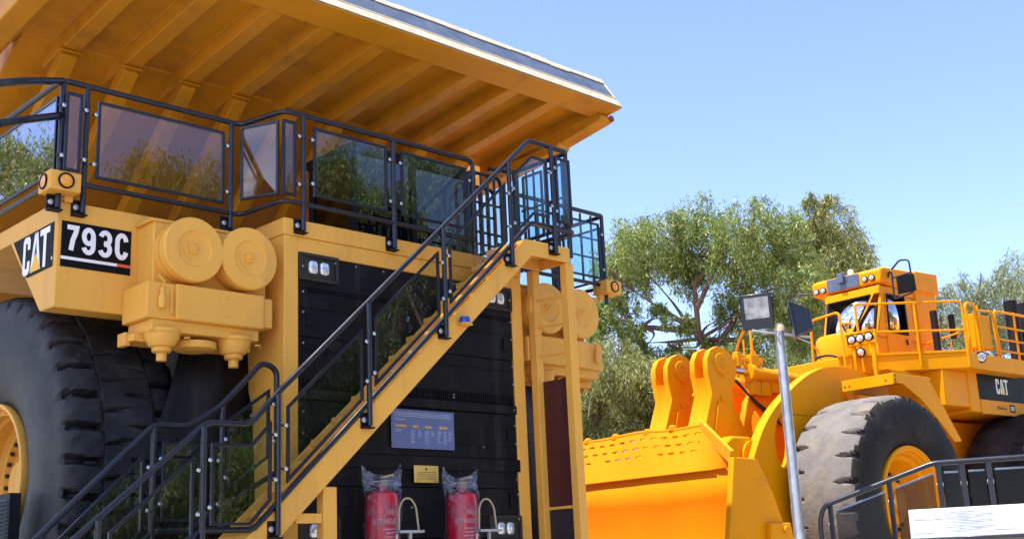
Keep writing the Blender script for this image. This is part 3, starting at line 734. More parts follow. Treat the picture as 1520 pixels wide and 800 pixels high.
ypanel(3.62, .47, 1.25, 4.335, 5.05, rl, M['fenceglass'], (1, 0, 0)); ypanel(3.62, 1.35, 2.25, 4.335, 5.05, rl, M['fenceglass'], (1, 0, 0))

# ================================================================== stairway in front of the truck
st = thing('access_stairway', 'yellow steel stairway with black handrails and glass panels rising across the grille', 'stairway', (0, -.35, 0))
YN, YF = -.60, -.12
def stringer(y0, y1):
    b = MB()
    b.prism([(1.84, 4.255), (1.15, 4.255), (-1.98, 1.425), (-2.32, 1.13), (-2.78, 1.13), (-4.3, -.05), (-4.0, -.05), (-2.76, .93), (-2.28, .86), (1.234, 4.083), (1.84, 4.083)], 'y', y0, y1)
    return b.build('stringer', T, st, bevel=.006)
s1 = stringer(YN, YN+.03); stringer(YF-.03, YF)
b = MB(); b.lathe([(.0, 0), (.075, 0), (.075, .012), (.0, .012)], (.165, YN-.05, 3.19), (0, 0, 1), 20); b.box(.12, .21, YN-.12, YN-.001, 3.175, 3.189)
bea = b.build('beacon', T, st, bevel=.003)
b = MB(); b.lathe([(.056, .0), (.054, .05), (.045, .066), (.0, .07)], (.165, YN-.05, 3.203), (0, 0, 1), 20); b.build('blue_lens', M['bluelens'], bea, bevel=0)
for i in range(15):
    z = 1.16+.2165*i; x = -2.27+(z-1.16)*1.075
    if z > 4.2: break
    b = MB(); b.box(x-.02, x+.25, YN+.032, YF-.032, z-.03, z); b.box(x-.02, x-.005, YN+.032, YF-.032, z-.06, z-.03); b.build('tread', T, st, bevel=.004)
b = MB(); b.box(-2.8, -2.3, YN+.032, YF-.032, 1.07, 1.10); b.build('landing', T, st, bevel=.004)
for i in range(4):
    z = .86-.215*i; x = -3.05-.31*i
    b = MB(); b.box(x-.02, x+.26, YN+.032, YF-.032, z-.03, z); b.build('tread', T, st, bevel=.004)
b = MB(); b.box(1.12, 1.839, YN+.032, YF-.032, 4.205, 4.245); b.box(1.81, 1.838, YN+.032, YF-.032, 4.085, 4.2); b.build('platform', T, st, bevel=.004)
for x0, x1, y0, y1, zt in ((1.765, 1.885, -.60, -.50, 4.081), (1.705, 1.815, -.13, -.03, 4.081), (-1.52, -1.375, -.575, -.47, 1.565), (-1.94, -1.80, -.575, -.47, 1.12)):
    b = MB(); b.box(x0, x1, y0, y1, 0, zt); b.build('support_post', T, st, bevel=.006)
b = MB(); b.box(-1.798, -1.522, -.56, -.48, 1.25, 1.335); b.build('cross_beam', T, st, bevel=.005)
for z in (3.72, 3.41, 3.08):
    b = MB(); b.tube([(1.75, -.10, z), (1.80, -.52, z)], .014, 8); b.build('cross_rod', T, st, bevel=0)
b = MB(); b.box(1.775, 1.815, -.498, -.132, 1.39, 1.42); b.build('cross_beam', T, st, bevel=.004)
b = MB(); b.box(1.786, 1.80, -.498, -.132, 1.425, 2.80); b.build('maroon_panel', M['maroon'], st, bevel=.004)
b = MB(); b.box(1.786, 1.80, -.498, -.132, .15, 1.385); b.build('navy_panel', M['navy'], st, bevel=.004)
# handrails
hr = MB()
hr.tube([(1.55, .36, 5.40), (1.90, .30, 5.405), (1.90, YN, 5.405), (1.262, YN, 5.41), (-2.0, YN, 2.372), (-2.295, YN, 2.068), (-2.70, YN, 2.066), (-4.05, YN, .92), (-4.2, YN, .80)], .027, 12, bend=.07)
n_rail = hr.build('handrail', M['rail'], st, bevel=0)
hr = MB(); hr.tube([(1.55, .30, 4.455), (1.93, .25, 4.455), (1.93, YN, 4.455), (1.24, YN, 4.455), (-2.0, YN, 1.43), (-2.25, YN, 1.20), (-2.74, YN, 1.20), (-4.1, YN, .06)], .026, 12, bend=.06); hr.build('lower_rail', M['rail'], st, bevel=0)
hr = MB(); hr.tube([(-4.2, YF, .85), (-2.915, YF, 2.097), (-2.60, YF, 2.097), (-2.30, YF, 2.275), (-1.86, YF, 2.715), (-1.71, YF, 2.66), (-1.70, YF, 1.5)], .027, 12, bend=.08); hr.build('handrail', M['rail'], st, bevel=0)
hr = MB(); hr.tube([(-4.2, YF, .05), (-2.9, YF, 1.22), (-2.6, YF, 1.22), (-1.72, YF, 1.72)], .024, 10, bend=.05); hr.build('lower_rail', M['rail'], st, bevel=0)
def topz(x): return 5.405 if x > 1.262 else (5.41-(1.262-x)*.9314 if x > -2.0 else (2.372-(-2.0-x)*1.03 if x > -2.295 else (2.067 if x > -2.70 else 2.067-(-2.70-x)*.85)))
PX = [1.58, .897, -.074, -1.04, -2.03, -2.745, -3.62]
for x in PX:
    zb = {1.58: 4.16, .897: 3.93, -.074: 3.05, -1.04: 2.12, -2.03: 1.15, -2.745: 1.02, -3.62: .35}[x]
    p = post(x, YN-.035, zb, topz(x)-.005, br=True, parent=st)
def slope_panel(xa, xb, drop_t, drop_b, y, parent, gm, tz=topz, brk=()):
    xs_ = [xa]+[q for q in brk if xa < q < xb]+[xb]
    lo = [(x, y, tz(x)-drop_b) for x in xs_]; hi = [(x, y, tz(x)-drop_t) for x in xs_[::-1]]
    bl = []
    for x, s_ in ((xa, -1), (xb, 1)):
        for d in (drop_t+.14, drop_b-.14): bl.append(((x+s_*.03, y-.01, tz(x+s_*.03)-d), (1, 0, 0)))
    return glass_panel(lo+hi, (0, -1, 0), parent, gm, bl)
YP = YN-.03
slope_panel(.965, 1.50, .19, .86, YP, st, M['fenceglass'], brk=(1.262,))
slope_panel(0.0, .83, .19, .84, YP, st, M['glass'])
slope_panel(-.965, -.15, .19, .84, YP, st, M['glass'])
slope_panel(-1.935, -1.115, .19, .84, YP, st, M['glass'])
slope_panel(-2.665, -2.10, .17, .83, YP, st, M['glass'], brk=(-2.295,))
slope_panel(-3.53, -2.83, .17, .80, YP, st, M['glass'])
slope_panel(-4.05, -3.70, .17, .78, YP, st, M['glass'])
def topf(x): return 2.66 if x > -1.8 else (2.275+(x+2.30)*1.0 if x > -2.30 else (2.097 if x > -2.915 else 2.097-(-2.915-x)*.97))
slope_panel(-2.22, -1.79, .19, .80, YF, st, M['glass'], tz=topf)
slope_panel(-2.83, -2.35, .15, .80, YF, st, M['glass'], tz=topf)
slope_panel(-3.75, -3.0, .17, .80, YF, st, M['glass'], tz=topf)
for x in (-2.27, -2.915, -3.83): post(x, YF, topf(x)-1.1, topf(x), br=False, parent=st)
# platform end guards (posts and framed glass running back to the deck)
for y in (-.56, .25):
    post(1.90, y, 4.16, 5.40, br=False, parent=st)
xpanel(1.64, 1.875, 4.52, 5.29, YP, st, M['fenceglass'], rb=False)
ypanel(1.93, -.50, -.20, 4.52, 5.32, st, M['fenceglass'], (1, 0, 0)); ypanel(1.93, -.14, .18, 4.52, 5.32, st, M['fenceglass'], (1, 0, 0))
b = MB()
for x0, x1, y in ((.98, 1.5, .12), (1.15, 1.75, .5)):
    b.tube([(x0, y, 4.16), (x0, y, 5.2), (x1, y, 5.2), (x1, y, 4.16)], .022, 8, bend=.1)
    for k in range(1, 5): b.tube([(x0+(x1-x0)*k/5, y, 4.25), (x0+(x1-x0)*k/5, y, 5.2)], .016, 6)
    for z in (4.5, 4.85): b.tube([(x0, y, z), (x1, y, z)], .016, 6)
b.build('deck_gate', M['rail'], st, bevel=0)
b = MB()
for y in (-.50, -.34, -.20, -.02, .10): b.tube([(1.915, y, 4.46), (1.915, y, 5.36)], .015, 6)
for x in (1.70, 1.78): b.tube([(x, YP+.03, 4.50), (x, YP+.03, 5.3)], .013, 6)
b.tube([(1.915, -.55, 4.9), (1.915, .2, 4.9)], .014, 6)
b.build('end_bars', M['rail'], st, bevel=0)
b = MB()
for x in (2.2, 2.42, 2.95, 3.2, 3.4): b.tube([(x, .43, 4.26), (x, .43, 5.16)], .016, 6)
for z in (4.6, 4.85): b.tube([(2.0, .43, z), (3.55, .43, z)], .014, 6)
b.build('rail_bars', M['rail'], rl, bevel=0)

# ================================================================== wheeled extinguishers
def extinguisher(x, label):
    e = thing('fire_extinguisher', label, 'fire extinguisher', (x, -.30, 0), group='bagged extinguishers before the grille')
    b = MB(); b.lathe([(0, .16), (.14, .16), (.16, .2), (.162, 1.40), (.158, 1.48), (.145, 1.53), (.10, 1.555), (.045, 1.565), (.045, 1.60), (0, 1.60)], (x, -.30, 0), (0, 0, 1), 36)
    cy = b.build('cylinder', M['red'], e, bevel=0)
    b = MB(); b.box(x-.03, x+.05, -.33, -.27, 1.60, 1.66); b.bar((x-.12, -.3, 1.64), (x+.14, -.31, 1.66), .014); b.bar((x-.02, -.30, 1.68), (x+.12, -.33, 1.71), .02); b.bar((x+.0, -.30, 1.55), (x+.03, -.31, 1.66), .03)
    b.build('valve', M['beige'], e, bevel=.003)
    def cyl(u, v, t, zc): a = u/.164; return (x+.164*math.sin(a)*(1+t*6), -.30-.164*math.cos(a)*(1+t*6), zc+v)
    for tx, z, h in (('FIRE', 1.35, .05), ('EXTINGUISHER', 1.27, .048)):
        text_mesh(tx, h, lambda u, v, t, z=z: cyl(u-.03, v, t, z), 'lettering', mat('faded_print', (.46, .22, .25), .6) if 'faded_print' not in bpy.data.materials else bpy.data.materials['faded_print'], cy, xs=.72, bold=.02, depth=.002)
    b = MB()
    for i in range(5):
        w_ = random.uniform(.06, .12); z = 1.19-.035*i
        b.grid([[cyl(u, 0, .003, z), cyl(u, .012, .003, z)] for u in np.linspace(-w_, w_, 6)])
    b.build('small_print', bpy.data.materials['faded_print'], cy, bevel=0); bpy.data.objects[cy.children[-1].name]['kind'] = 'stuff'
    # plastic bag: crumpled tube pulled over the cylinder, pinched and flattened at the top with two corners
    P = []; n = 40
    for i in range(15):
        t = i/14; z = .95+.80*t; row = []
        for k in range(n+1):
            a = 2*math.pi*k/n
            fl = max(0, (t-.55)/.45); rx = .178+.06*fl; ry = .178*(1-fl)+.02*fl
            cr = .008*math.sin(5*a+7*t)+.007*math.sin(11*a-9*t+x*3)+.005*math.sin(17*a+15*t)+fl*.012*math.sin(7*a+23*t)
            zz = z+(.11*abs(math.cos(a))**3-.05)*fl*fl*(1.2 if math.cos(a)*(1 if x < 0 else -1) > 0 else .8)
            row.append((x+.015*math.sin(4*t+x)+(rx+cr)*math.cos(a), -.30+(ry+cr)*math.sin(a), zz))
        P.append(row)
    b = MB(); b.grid(P); b.build('plastic_bag', M['bag'], e, bevel=0, angle=60)
    b = MB(); q = x+.17; hy = -.52
    b.tube([(q-.15, hy, 1.17), (q-.14, hy, 1.40), (q-.08, hy, 1.475), (q, hy, 1.475), (q+.06, hy, 1.40), (q+.09, hy, 1.17)], .0095, 8, bend=.06)
    b.build('hoop_handle', M['beige'], e, bevel=0)
    b = MB(); b.box(q-.17, q+.12, hy-.05, hy+.09, 1.155, 1.18);  b.bar((q-.02, hy, 1.16), (q-.02, hy, .12), .03); b.bar((q-.15, hy+.03, 1.15), (x-.05, -.35, .15), .02)
    b.build('cradle', M['steel'], e, bevel=.003)
    for dx in (-.19, .19):
        b = MB(); b.lathe([(0, -.025), (.12, -.025), (.12, .025), (0, .025)], (x+dx, -.28, .12), (1, 0, 0), 24); b.build('wheel', M['rubber2'], e, bevel=.006)
extinguisher(-.655, 'red extinguisher in a clear plastic bag, the one nearer the stairway')
extinguisher(.355, 'red extinguisher in a clear plastic bag, the one beside the lower right headlamps')

# black louvred box beside the tyre
lv = thing('louvred_box', 'black louvred metal box standing beside the huge truck tyre', 'box', (-3.55, 1.35, 0))
b = MB(); b.box(-3.60, -3.50, 1.10, 1.585, 0, 1.615); b.build('casing', M['black'], lv, bevel=.006)
b = MB(); k = .1
while k < 1.58:
    b.add([(-3.601, 1.14, k), (-3.601, 1.545, k), (-3.622, 1.545, k-.014), (-3.622, 1.14, k-.014), (-3.601, 1.14, k-.018), (-3.601, 1.545, k-.018)], [(0, 1, 2, 3), (3, 2, 5, 4), (0, 3, 4), (1, 5, 2)]); k += .034
b.build('louvres', M['bluesteel'], lv, bevel=0)
# ================================================================== wheel loader (local x forward, y to its left side, z up)
ld = thing('wheel_loader', 'bright orange yellow wheel loader with raised cab and wide bucket', 'wheel loader', (10.597, 2.868, -.17), math.atan2(.0628, -.998), world=False)
ld.scale = (1.1304, 1.1304, 1.1304)    # drawn for a smaller sister machine; this is the big one
Y = M['loader']; Z0 = .06     # local z = world z + .06
def lz(z): return z+Z0
# --- wheels
prof2 = [(-.48, .775), (-.53, .84), (-.575, .98), (-.59, 1.12), (-.585, 1.25), (-.57, 1.36), (-.555, 1.41), (-.535, 1.46), (-.50, 1.495), (-.45, 1.51), (-.38, 1.52), (-.30, 1.525), (-.24, 1.527), (-.18, 1.53), (-.10, 1.53), (0, 1.532)]
prof2 = prof2+[(-a, q) for a, q in prof2[-2::-1]]
def grooveL(s_):
    a = abs(s_); sh = (.5 if s_ > 0 else 0)+.25*(.6-a)
    if a > .548: return (sh, 0, 0)
    if a > .5: return (sh, .14, .9)
    if a > .27: return (sh, .125*(a-.22)/.25, .85)
    return (sh, 0, 0)
def wheel(name, cx, cy, treadm):
    ty = tyre_mesh(name, [treadm, M['rubber2']], ld, (cx, cy, lz(1.459)), 1.52, .6, .775, 25, .075, prof2, grooveL, seg=16, axis='y')
    me = ty.data
    co_ = np.empty(len(me.vertices)*3); me.vertices.foreach_get('co', co_); co_ = co_.reshape(-1, 3)
    for p in me.polygons:
        c = co_[list(p.vertices)].mean(0); s_ = abs(c[1]-cy); rr = math.hypot(c[0]-cx, c[2]-lz(1.459))
        # the sidewalls are clean black rubber; dust only on the worn tread face
        p.material_index = 1 if (s_ > .515+.02*math.sin(9*math.atan2(c[0]-cx, c[2]-1.5)) or rr < 1.46) else 0
    b = MB()
    b.lathe([(.775, .48), (.785, .53), (.775, .55), (.745, .555), (.735, .53), (.71, .52), (.70, .46), (.675, .45), (.66, .46), (.65, .40), (.60, .36), (.57, .25), (.54, .14), (.50, .08), (.36, .08), (.34, .16), (.30, .22), (.16, .24), (.15, .30), (0, .31)], (cx, cy, lz(1.459)), (0, 1, 0), 64, closed=True)
    rim = b.build('rim', Y, ty, bevel=0, angle=25)
    b = MB()
    for k in range(24):
        a = 2*math.pi*k/24; b.lathe([(0, 0), (.028, 0), (.028, .04), (0, .045)], (cx+.43*math.sin(a), cy+.08, lz(1.459)+.43*math.cos(a)), (0, 1, 0), 6)
    nuts = b.build('wheel_nuts', M['dark'], rim, bevel=0); nuts['kind'] = 'stuff'
    b = MB(); b.lathe([(0, .02), (.77, .02), (.77, -.45), (.3, -.5), (0, -.5)], (cx, cy, lz(1.459)), (0, 1, 0), 40); b.build('wheel_well', M['dark'], rim, bevel=0)
wheel('front_tyre', 0, 1.94, M['tread'])
wheel('rear_tyre', -4.85, 1.90, M['rubber2'])
for cx in (0, -4.85):
    # far-side wheel, same tyre
    wheel('front_tyre' if cx == 0 else 'rear_tyre', cx, -1.9, M['tread'] if cx == 0 else M['rubber2'])
b = MB(); b.box(-.3, .3, -1.6, 1.6, lz(1.15), lz(1.75)); b.box(-5.1, -4.6, -1.6, 1.6, lz(1.15), lz(1.75)); b.build('axle', Y, ld, bevel=.05)
# --- bucket
BK = [(3.97, 1.86), (3.91, 1.5), (3.87, 1.1), (3.93, .7), (4.10, .3), (4.4, .05), (4.8, .0), (5.3, -.02)]
BW = 2.60
bk = MB()
GC = 1.82          # the guard is full height for |y| < GC and falls to the side plates outside it
def gtop(y):
    q = max(0, abs(y)-GC)/(BW-GC); return (3.70+.44*q, y, 2.46-.49*q+.012*math.sin(y*2.9))
def gbot(y):
    q = max(0, abs(y)-2.2)/(BW-2.2); return (3.97+.08*q, y, 1.86)
ys = np.linspace(-BW, BW, 27)
bk.grid([[(a+(.08*max(0, abs(y)-2.2)/(BW-2.2) if i == 0 else 0), y, lz(z)+(.010*math.sin(y*3.1+i)+.008*math.sin(y*7.7+i*2) if i else 0)) for y in ys] for i, (a, z) in enumerate(BK)])
NC = 108
yy = np.linspace(-BW, BW, NC+1)
def gp_(t, y):
    a, b_ = gbot(y), gtop(y); return (a[0]+(b_[0]-a[0])*t, y, lz(a[2]+(b_[2]-a[2])*t+.008*math.sin(y*5.3+t*4)*t))
tt = [0, .25, .43, .475, .62, .665, .81, .855, 1.0]
vs = [gp_(t, y) for t in tt for y in yy]; fs = []
for i in range(len(tt)-1):
    for j in range(NC):
        hole = (i in (2, 4, 6)) and ((j+(i//2)*2) % 4 in (0, 1)) and abs(yy[j]) < 1.85 and not (i == 2 and (j//4) % 5 == 3)
        if hole: continue
        fs.append((i*(NC+1)+j, i*(NC+1)+j+1, (i+1)*(NC+1)+j+1, (i+1)*(NC+1)+j))
bo = bk.build('bucket', M['bucket'], ld, bevel=0, angle=50); s_ = bo.modifiers.new('thick', 'SOLIDIFY'); s_.thickness = .05; s_.offset = -1
b = MB(); b.add(vs, fs); o = b.build('spill_guard', M['bucket'], bo, bevel=0, smooth=False); s_ = o.modifiers.new('thick', 'SOLIDIFY'); s_.thickness = .022; s_.offset = 0
b = MB()
b.tube([gp_(1.0, y) for y in np.linspace(-2.58, 2.58, 60)], .022, 8)
for y in (-.9, -.3, .25, .85, 1.3): b.lathe([(0, 0), (.06, 0), (.055, .05), (.03, .075), (0, .08)], (3.68, y, lz(2.44)), (0, 0, 1), 14)
b.tube([(3.98, y, lz(1.86)) for y in np.linspace(-2.2, 2.2, 12)], .010, 6)
b.build('bucket_lip', M['bucket'], bo, bevel=0)
for sy in (-1, 1):
    b = MB(); y0, y1 = sorted((sy*2.66, sy*2.58))
    out = [(4.17, 1.96), (3.74, 1.95), (3.66, 1.85), (3.45, 1.50), (3.28, 1.07), (3.18, .6), (3.4, .1), (5.35, -.04), (5.3, .12), (4.55, .55), (4.37, 1.01), (4.24, 1.60)]
    b.prism([(a, lz(z)) for a, z in out], 'y', y0, y1)
    b.build('side_plate', Y, bo, bevel=.012)
    b = MB(); b.bar((3.70, sy*(GC-.02), lz(2.44)), (4.15, sy*2.62, lz(1.96)), .05, .17, up=(0, 0, 1)); b.build('guard_edge', Y, bo, bevel=.008)
    b = MB(); y0, y1 = sorted((sy*2.74, sy*2.66)); b.prism([(3.72, lz(.9)), (3.66, lz(1.18)), (3.28, lz(1.18)), (3.23, lz(.9))], 'y', y0, y1)
    b.lathe([(0, 0), (.05, 0), (.05, .03), (0, .03)], (3.40, sy*2.74, lz(1.10)), (0, sy, 0), 16); b.build('wear_block', Y, bo, bevel=.03)
b = MB(); b.box(4.6, 5.5, -2.62, 2.62, lz(-.06), lz(-.02)); b.build('cutting_edge', M['dark'], bo, bevel=.01)
# --- linkage levers with pin heads
def lever(y):
    out = [(2.55, 2.0), (2.22, 2.75), (2.06, 3.12), (2.12, 3.42), (2.11, 3.62), (2.02, 3.76), (1.86, 3.83), (1.68, 3.81), (1.52, 3.70), (1.45, 3.52), (1.50, 3.36), (1.60, 3.20), (1.58, 2.95), (1.35, 2.6), (.95, 2.0)]
    o = MB()
    for d in (-.17, .08): o.prism([(a, lz(z)) for a, z in out], 'y', y+d, y+d+.09)
    core = [(2.548, 2.0), (2.218, 2.75), (2.058, 3.12), (2.105, 3.36), (2.0, 3.33), (1.6, 3.2), (1.58, 2.95), (1.35, 2.6), (.96, 2.0)]
    o.prism([(a, lz(z)) for a, z in core], 'y', y-.08, y+.08)
    L_ = o.build('lever', Y, ld, bevel=.025)
    b = MB(); b.lathe([(0, -.175), (.14, -.175), (.14, .175), (0, .175)], (1.80, y, lz(3.57)), (0, 1, 0), 24)
    for s_ in (-1, 1):
        b.lathe([(.17, 0), (.16, .02), (.08, .03), (.06, .015), (0, .015)], (1.80, y+s_*.17, lz(3.57)), (0, s_, 0), 20)
        b.bar((1.80, y+s_*.185, lz(3.55)), (1.78, y+s_*.185, lz(3.36)), .03, .012)
    b.build('pin', Y, L_, bevel=.006)
    b = MB()
    for a0, z0, a1, z1 in ((1.95, 3.0, 2.2, 2.2), (1.62, 2.95, 1.25, 2.2)): b.bar((a0, y+.175, lz(z0)), (a1, y+.175, lz(z1)), .02, .05, up=(0, 1, 0))
    b.lathe([(0, 0), (.04, 0), (.04, .03), (0, .03)], (1.85, y+.17, lz(3.05)), (0, 1, 0), 12)
    b.build('lever_rib', Y, L_, bevel=.005)
lever(.50); lever(-.28)
for y in (.50, -.28):
    b = MB(); b.tube([(1.75, y, lz(3.55)), (.9, y, lz(3.52))], .055, 14); b.build('cylinder_rod', M['chrome'], ld, bevel=0)
    b = MB(); b.tube([(1.0, y, lz(3.525)), (-1.2, y, lz(3.42))], .115, 16); b.lathe([(.0, -.06), (.14, -.06), (.14, .06), (0, .06)], (.95, y, lz(3.52)), (1, 0, -.02), 16); b.build('tilt_cylinder', Y, ld, bevel=0)
    b = MB(); b.bar((1.3, y, lz(3.72)), (.6, y, lz(3.70)), .05, .06); b.box(.75, .95, y-.07, y+.07, lz(3.62), lz(3.80)); b.box(1.15, 1.25, y-.05, y+.05, lz(3.60), lz(3.82)); b.bar((1.1, y-.05, lz(3.80)), (.5, y-.04, lz(3.77)), .03); b.build('valve_gear', Y, ld, bevel=.008)
# --- lift arms: curved plates with an oval window
arm = [(3.3, .55), (3.2, 1.05), (2.45, 1.35), (2.10, 1.85), (1.85, 2.3), (1.61, 2.63), (1.32, 2.90), (.99, 3.12), (.66, 3.32), (.34, 3.47), (.02, 3.565), (-.29, 3.60), (-.60, 3.61), (-1.0, 3.57), (-1.5, 3.40), (-1.75, 3.1), (-1.6, 2.8), (-1.2, 2.65), (-.7, 2.55), (-.2, 2.35), (.25, 2.0), (.65, 1.55), (1.1, 1.1), (1.7, .75), (2.5, .5)]
def oval(cx, cz, rx, rz, rot=0, n=24):
    return [(cx+rx*math.cos(a)*math.cos(rot)-rz*math.sin(a)*math.sin(rot), cz+rx*math.cos(a)*math.sin(rot)+rz*math.sin(a)*math.cos(rot)) for a in np.linspace(0, 2*math.pi, n, endpoint=False)]
def smooth(poly, k=2):
    for _ in range(k):
        q = []
        for i in range(len(poly)):
            a, b_ = poly[i], poly[(i+1) % len(poly)]
            q += [(.75*a[0]+.25*b_[0], .75*a[1]+.25*b_[1]), (.25*a[0]+.75*b_[0], .25*a[1]+.75*b_[1])]
        poly = q
    return poly
for y in (1.14, -1.14):
    plate('lift_arm', smooth(arm), [oval(1.20, 2.40, .22, .40, .12), oval(.28, 2.55, .10, .12)], .16, lambda u, v, t, y=y: (u, y+t, lz(v)), Y, ld, bevel=.015)
    b = MB(); b.lathe([(.20, -.02), (.20, .10), (.13, .10), (.13, .04), (0, .04)], (-.62, y*1.02, lz(3.18)), (0, 1 if y > 0 else -1, 0), 24); b.build('arm_boss', M['bucket'], ld, bevel=0); b = MB(); b.lathe([(.0, 0), (.09, 0), (.09, .02), (0, .02)], (.28, y*.98, lz(2.55)), (0, 1 if y > 0 else -1, 0), 16)
    b.build('arm_boss', M['bucket'], ld, bevel=0)
b = MB(); b.tube([(1.75, -1.1, lz(2.15)), (1.75, 1.1, lz(2.15))], .26, 24); b.build('cross_tube', Y, ld, bevel=0)
b = MB(); b.prism([(2.42, lz(1.75)), (2.32, lz(2.36)), (2.15, lz(2.46)), (1.75, lz(2.46)), (1.6, lz(1.6))], 'y', .85, 1.05); b.build('stop_block', Y, ld, bevel=.03)
# front frame between the arms
plate('front_frame', smooth([(1.2, 1.0), (1.15, 2.6), (.9, 3.25), (.4, 3.35), (-.6, 3.3), (-1.2, 3.3), (-1.6, 2.4), (-1.6, 1.0)], 1), [oval(.72, 2.72, .18, .26)], .10, lambda u, v, t: (u, .38+t, lz(v)), M['bucket'], ld)
plate('front_frame', smooth([(1.2, 1.0), (1.15, 2.6), (.9, 3.25), (.4, 3.35), (-.6, 3.3), (-1.2, 3.3), (-1.6, 2.4), (-1.6, 1.0)], 1), [], .10, lambda u, v, t: (u, -.38+t, lz(v)), M['bucket'], ld)
b = MB(); b.box(-1.9, .5, -.33, .33, lz(1.0), lz(3.0)); b.build('frame_core', M['bucket'], ld, bevel=.02)
b = MB()
b.tube([(1.3, .44, lz(3.45)), (.9, .46, lz(3.15)), (.4, .47, lz(2.9)), (-.2, .46, lz(2.7))], .018, 8, bend=.2); b.tube([(1.2, .44, lz(3.40)), (.8, .48, lz(3.05)), (.2, .47, lz(2.75))], .018, 8, bend=.2)
b.build('hose', M['dark'], ld, bevel=0)
b = MB()
for a, z in ((.85, 3.30), (.6, 3.30), (.35, 3.36)): b.box(a-.11, a+.11, .40, .55, lz(z-.12), lz(z+.10)); b.lathe([(0, 0), (.05, 0), (.05, .1), (0, .1)], (a, .5, lz(z+.1)), (0, 0, 1), 12)
b.build('valve_block', Y, ld, bevel=.012)
# --- front fender step
b = MB(); b.box(-.95, .09, 1.55, 2.41, lz(3.262), lz(3.29)); b.box(.08, .10, 1.55, 2.42, lz(3.13), lz(3.295)); b.box(-.9, .07, 1.60, 1.7, lz(3.10), lz(3.26))
fs_ = b.build('fender_step', Y, ld, bevel=.006)
b = MB(); b.prism([(.095, lz(3.29)), (-.85, lz(3.295)), (-1.60, lz(2.36)), (-1.40, lz(2.345)), (-1.03, lz(2.64)), (-.58, lz(2.95)), (-.15, lz(3.15)), (.09, lz(3.15))], 'y', 2.40, 2.425); b.build('strut', Y, fs_, bevel=.005)
b = MB()
for z in (3.16, 3.20, 3.26): b.lathe([(0, 0), (.012, 0), (.012, .008), (0, .008)], (.05, 2.425, lz(z)), (0, 1, 0), 8)
for y in (1.6, 1.68, 2.3): b.lathe([(0, 0), (.012, 0), (.012, .008), (0, .008)], (.10, y, lz(3.2)), (1, 0, 0), 8)
b.build('bolt_heads', M['dark'], fs_, bevel=0); fs_.children[-1]['kind'] = 'stuff'
# --- platform: chamfered at its front left corner
A0, A1, A2 = (-.55, .95), (-1.35, 2.18), (-2.70, 2.22)
pl = [A0, (-1.2, 1.95), A2, (-9.3, 2.22), (-9.3, -2.22), (-2.2, -2.22), (-.9, -1.3)]
plat = MB(); plat.prism([(a, b_) for a, b_ in [(-1.0, .80), (-2.62, 2.20), (-4.6, 2.20), (-4.6, -2.2), (-2.6, -2.2), (-1.0, -.9)]], 'z', lz(3.60), lz(3.86)); pf = plat.build('platform', Y, ld, bevel=.012)
b = MB(); b.prism([(-.98, .81), (-2.62, 2.215), (-2.65, 2.19), (-1.02, .78)], 'z', lz(3.86), lz(3.90)); b.build('kick_strip', Y, pf, bevel=.004)
b = MB(); b.prism([(-2.25, lz(3.60)), (-2.25, lz(3.02)), (-3.35, lz(3.02)), (-3.35, lz(3.60))], 'y', .9, 1.88); b.prism([(-1.3, lz(3.60)), (-2.25, lz(3.20)), (-2.25, lz(3.60))], 'y', -.5, 1.5); b.build('underfloor_box', Y, ld, bevel=.012)
# articulation and rear frame
b = MB(); b.box(-8.5, -2.9, -.9, .9, lz(1.3), lz(3.0)); b.box(-2.9, -1.4, -.55, .55, lz(1.1), lz(2.6)); b.prism([(-3.0, lz(2.9)), (-3.1, lz(1.7)), (-3.4, lz(1.2)), (-6, lz(1.2)), (-6, lz(2.9))], 'y', .9, 1.15)
b.build('rear_frame', M['bucket'], ld, bevel=.03)
b = MB()
for k in range(7):
    z = 1.6+.16*k; b.tube([(-1.9-.05*k, 1.2, lz(z)), (-2.7, 1.0, lz(z+.08))], .02, 6)
b.build('hose_bundle', M['bucket'], ld, bevel=0); 
b = MB(); b.box(-2.8, -1.8, .3, .95, lz(1.3), lz(2.75)); b.build('hydraulic_tank', M['dark'], ld, bevel=.02)
# hood with black band
b = MB(); b.box(-9.2, -3.0, -1.55, 1.90, lz(2.95), lz(3.92)); hood = b.build('engine_hood', Y, ld, bevel=.02)
b = MB(); b.box(-9.1, -3.30, 1.902, 1.906, lz(3.17), lz(3.64)); bd = b.build('black_band', M['decal'], hood, bevel=0)
letters(lambda u, v, t: (-4.11-u, 1.9075+t, lz(3.42)+v), bd, .42, .26)
b = MB(); b.box(-9.15, -3.32, 1.902, 1.915, lz(2.93), lz(3.165)); yb = b.build('yellow_band', Y, hood, bevel=.004)
text_mesh('WesTrac', .055, lambda u, v, t: (-3.98-u, 1.917+t, lz(3.05)+v), 'lettering', M['dark'], yb, bold=.02, fixed_w=.34, depth=.001)
b = MB(); b.box(-4.44, -4.26, 1.9155, 1.918, lz(2.99), lz(3.12)); db = b.build('small_decal', M['decal'], yb, bevel=0)
letters(lambda u, v, t: (-4.35-u, 1.919+t, lz(3.055)+v), db, .13, .07)
b = MB(); b.lathe([(0, -.1), (.06, -.1), (.09, -.02), (.095, .03), (.085, .04)], (-2.95, 2.2, lz(3.80)), (.5, .85, -.1), 20); lmp = b.build('work_lamp', M['black'], ld, bevel=0)
b = MB(); b.lathe([(.085, .036), (.05, .05), (0, .055)], (-2.95, 2.2, lz(3.80)), (.5, .85, -.1), 20); b.build('headlamp', M['lens'], lmp, bevel=0)
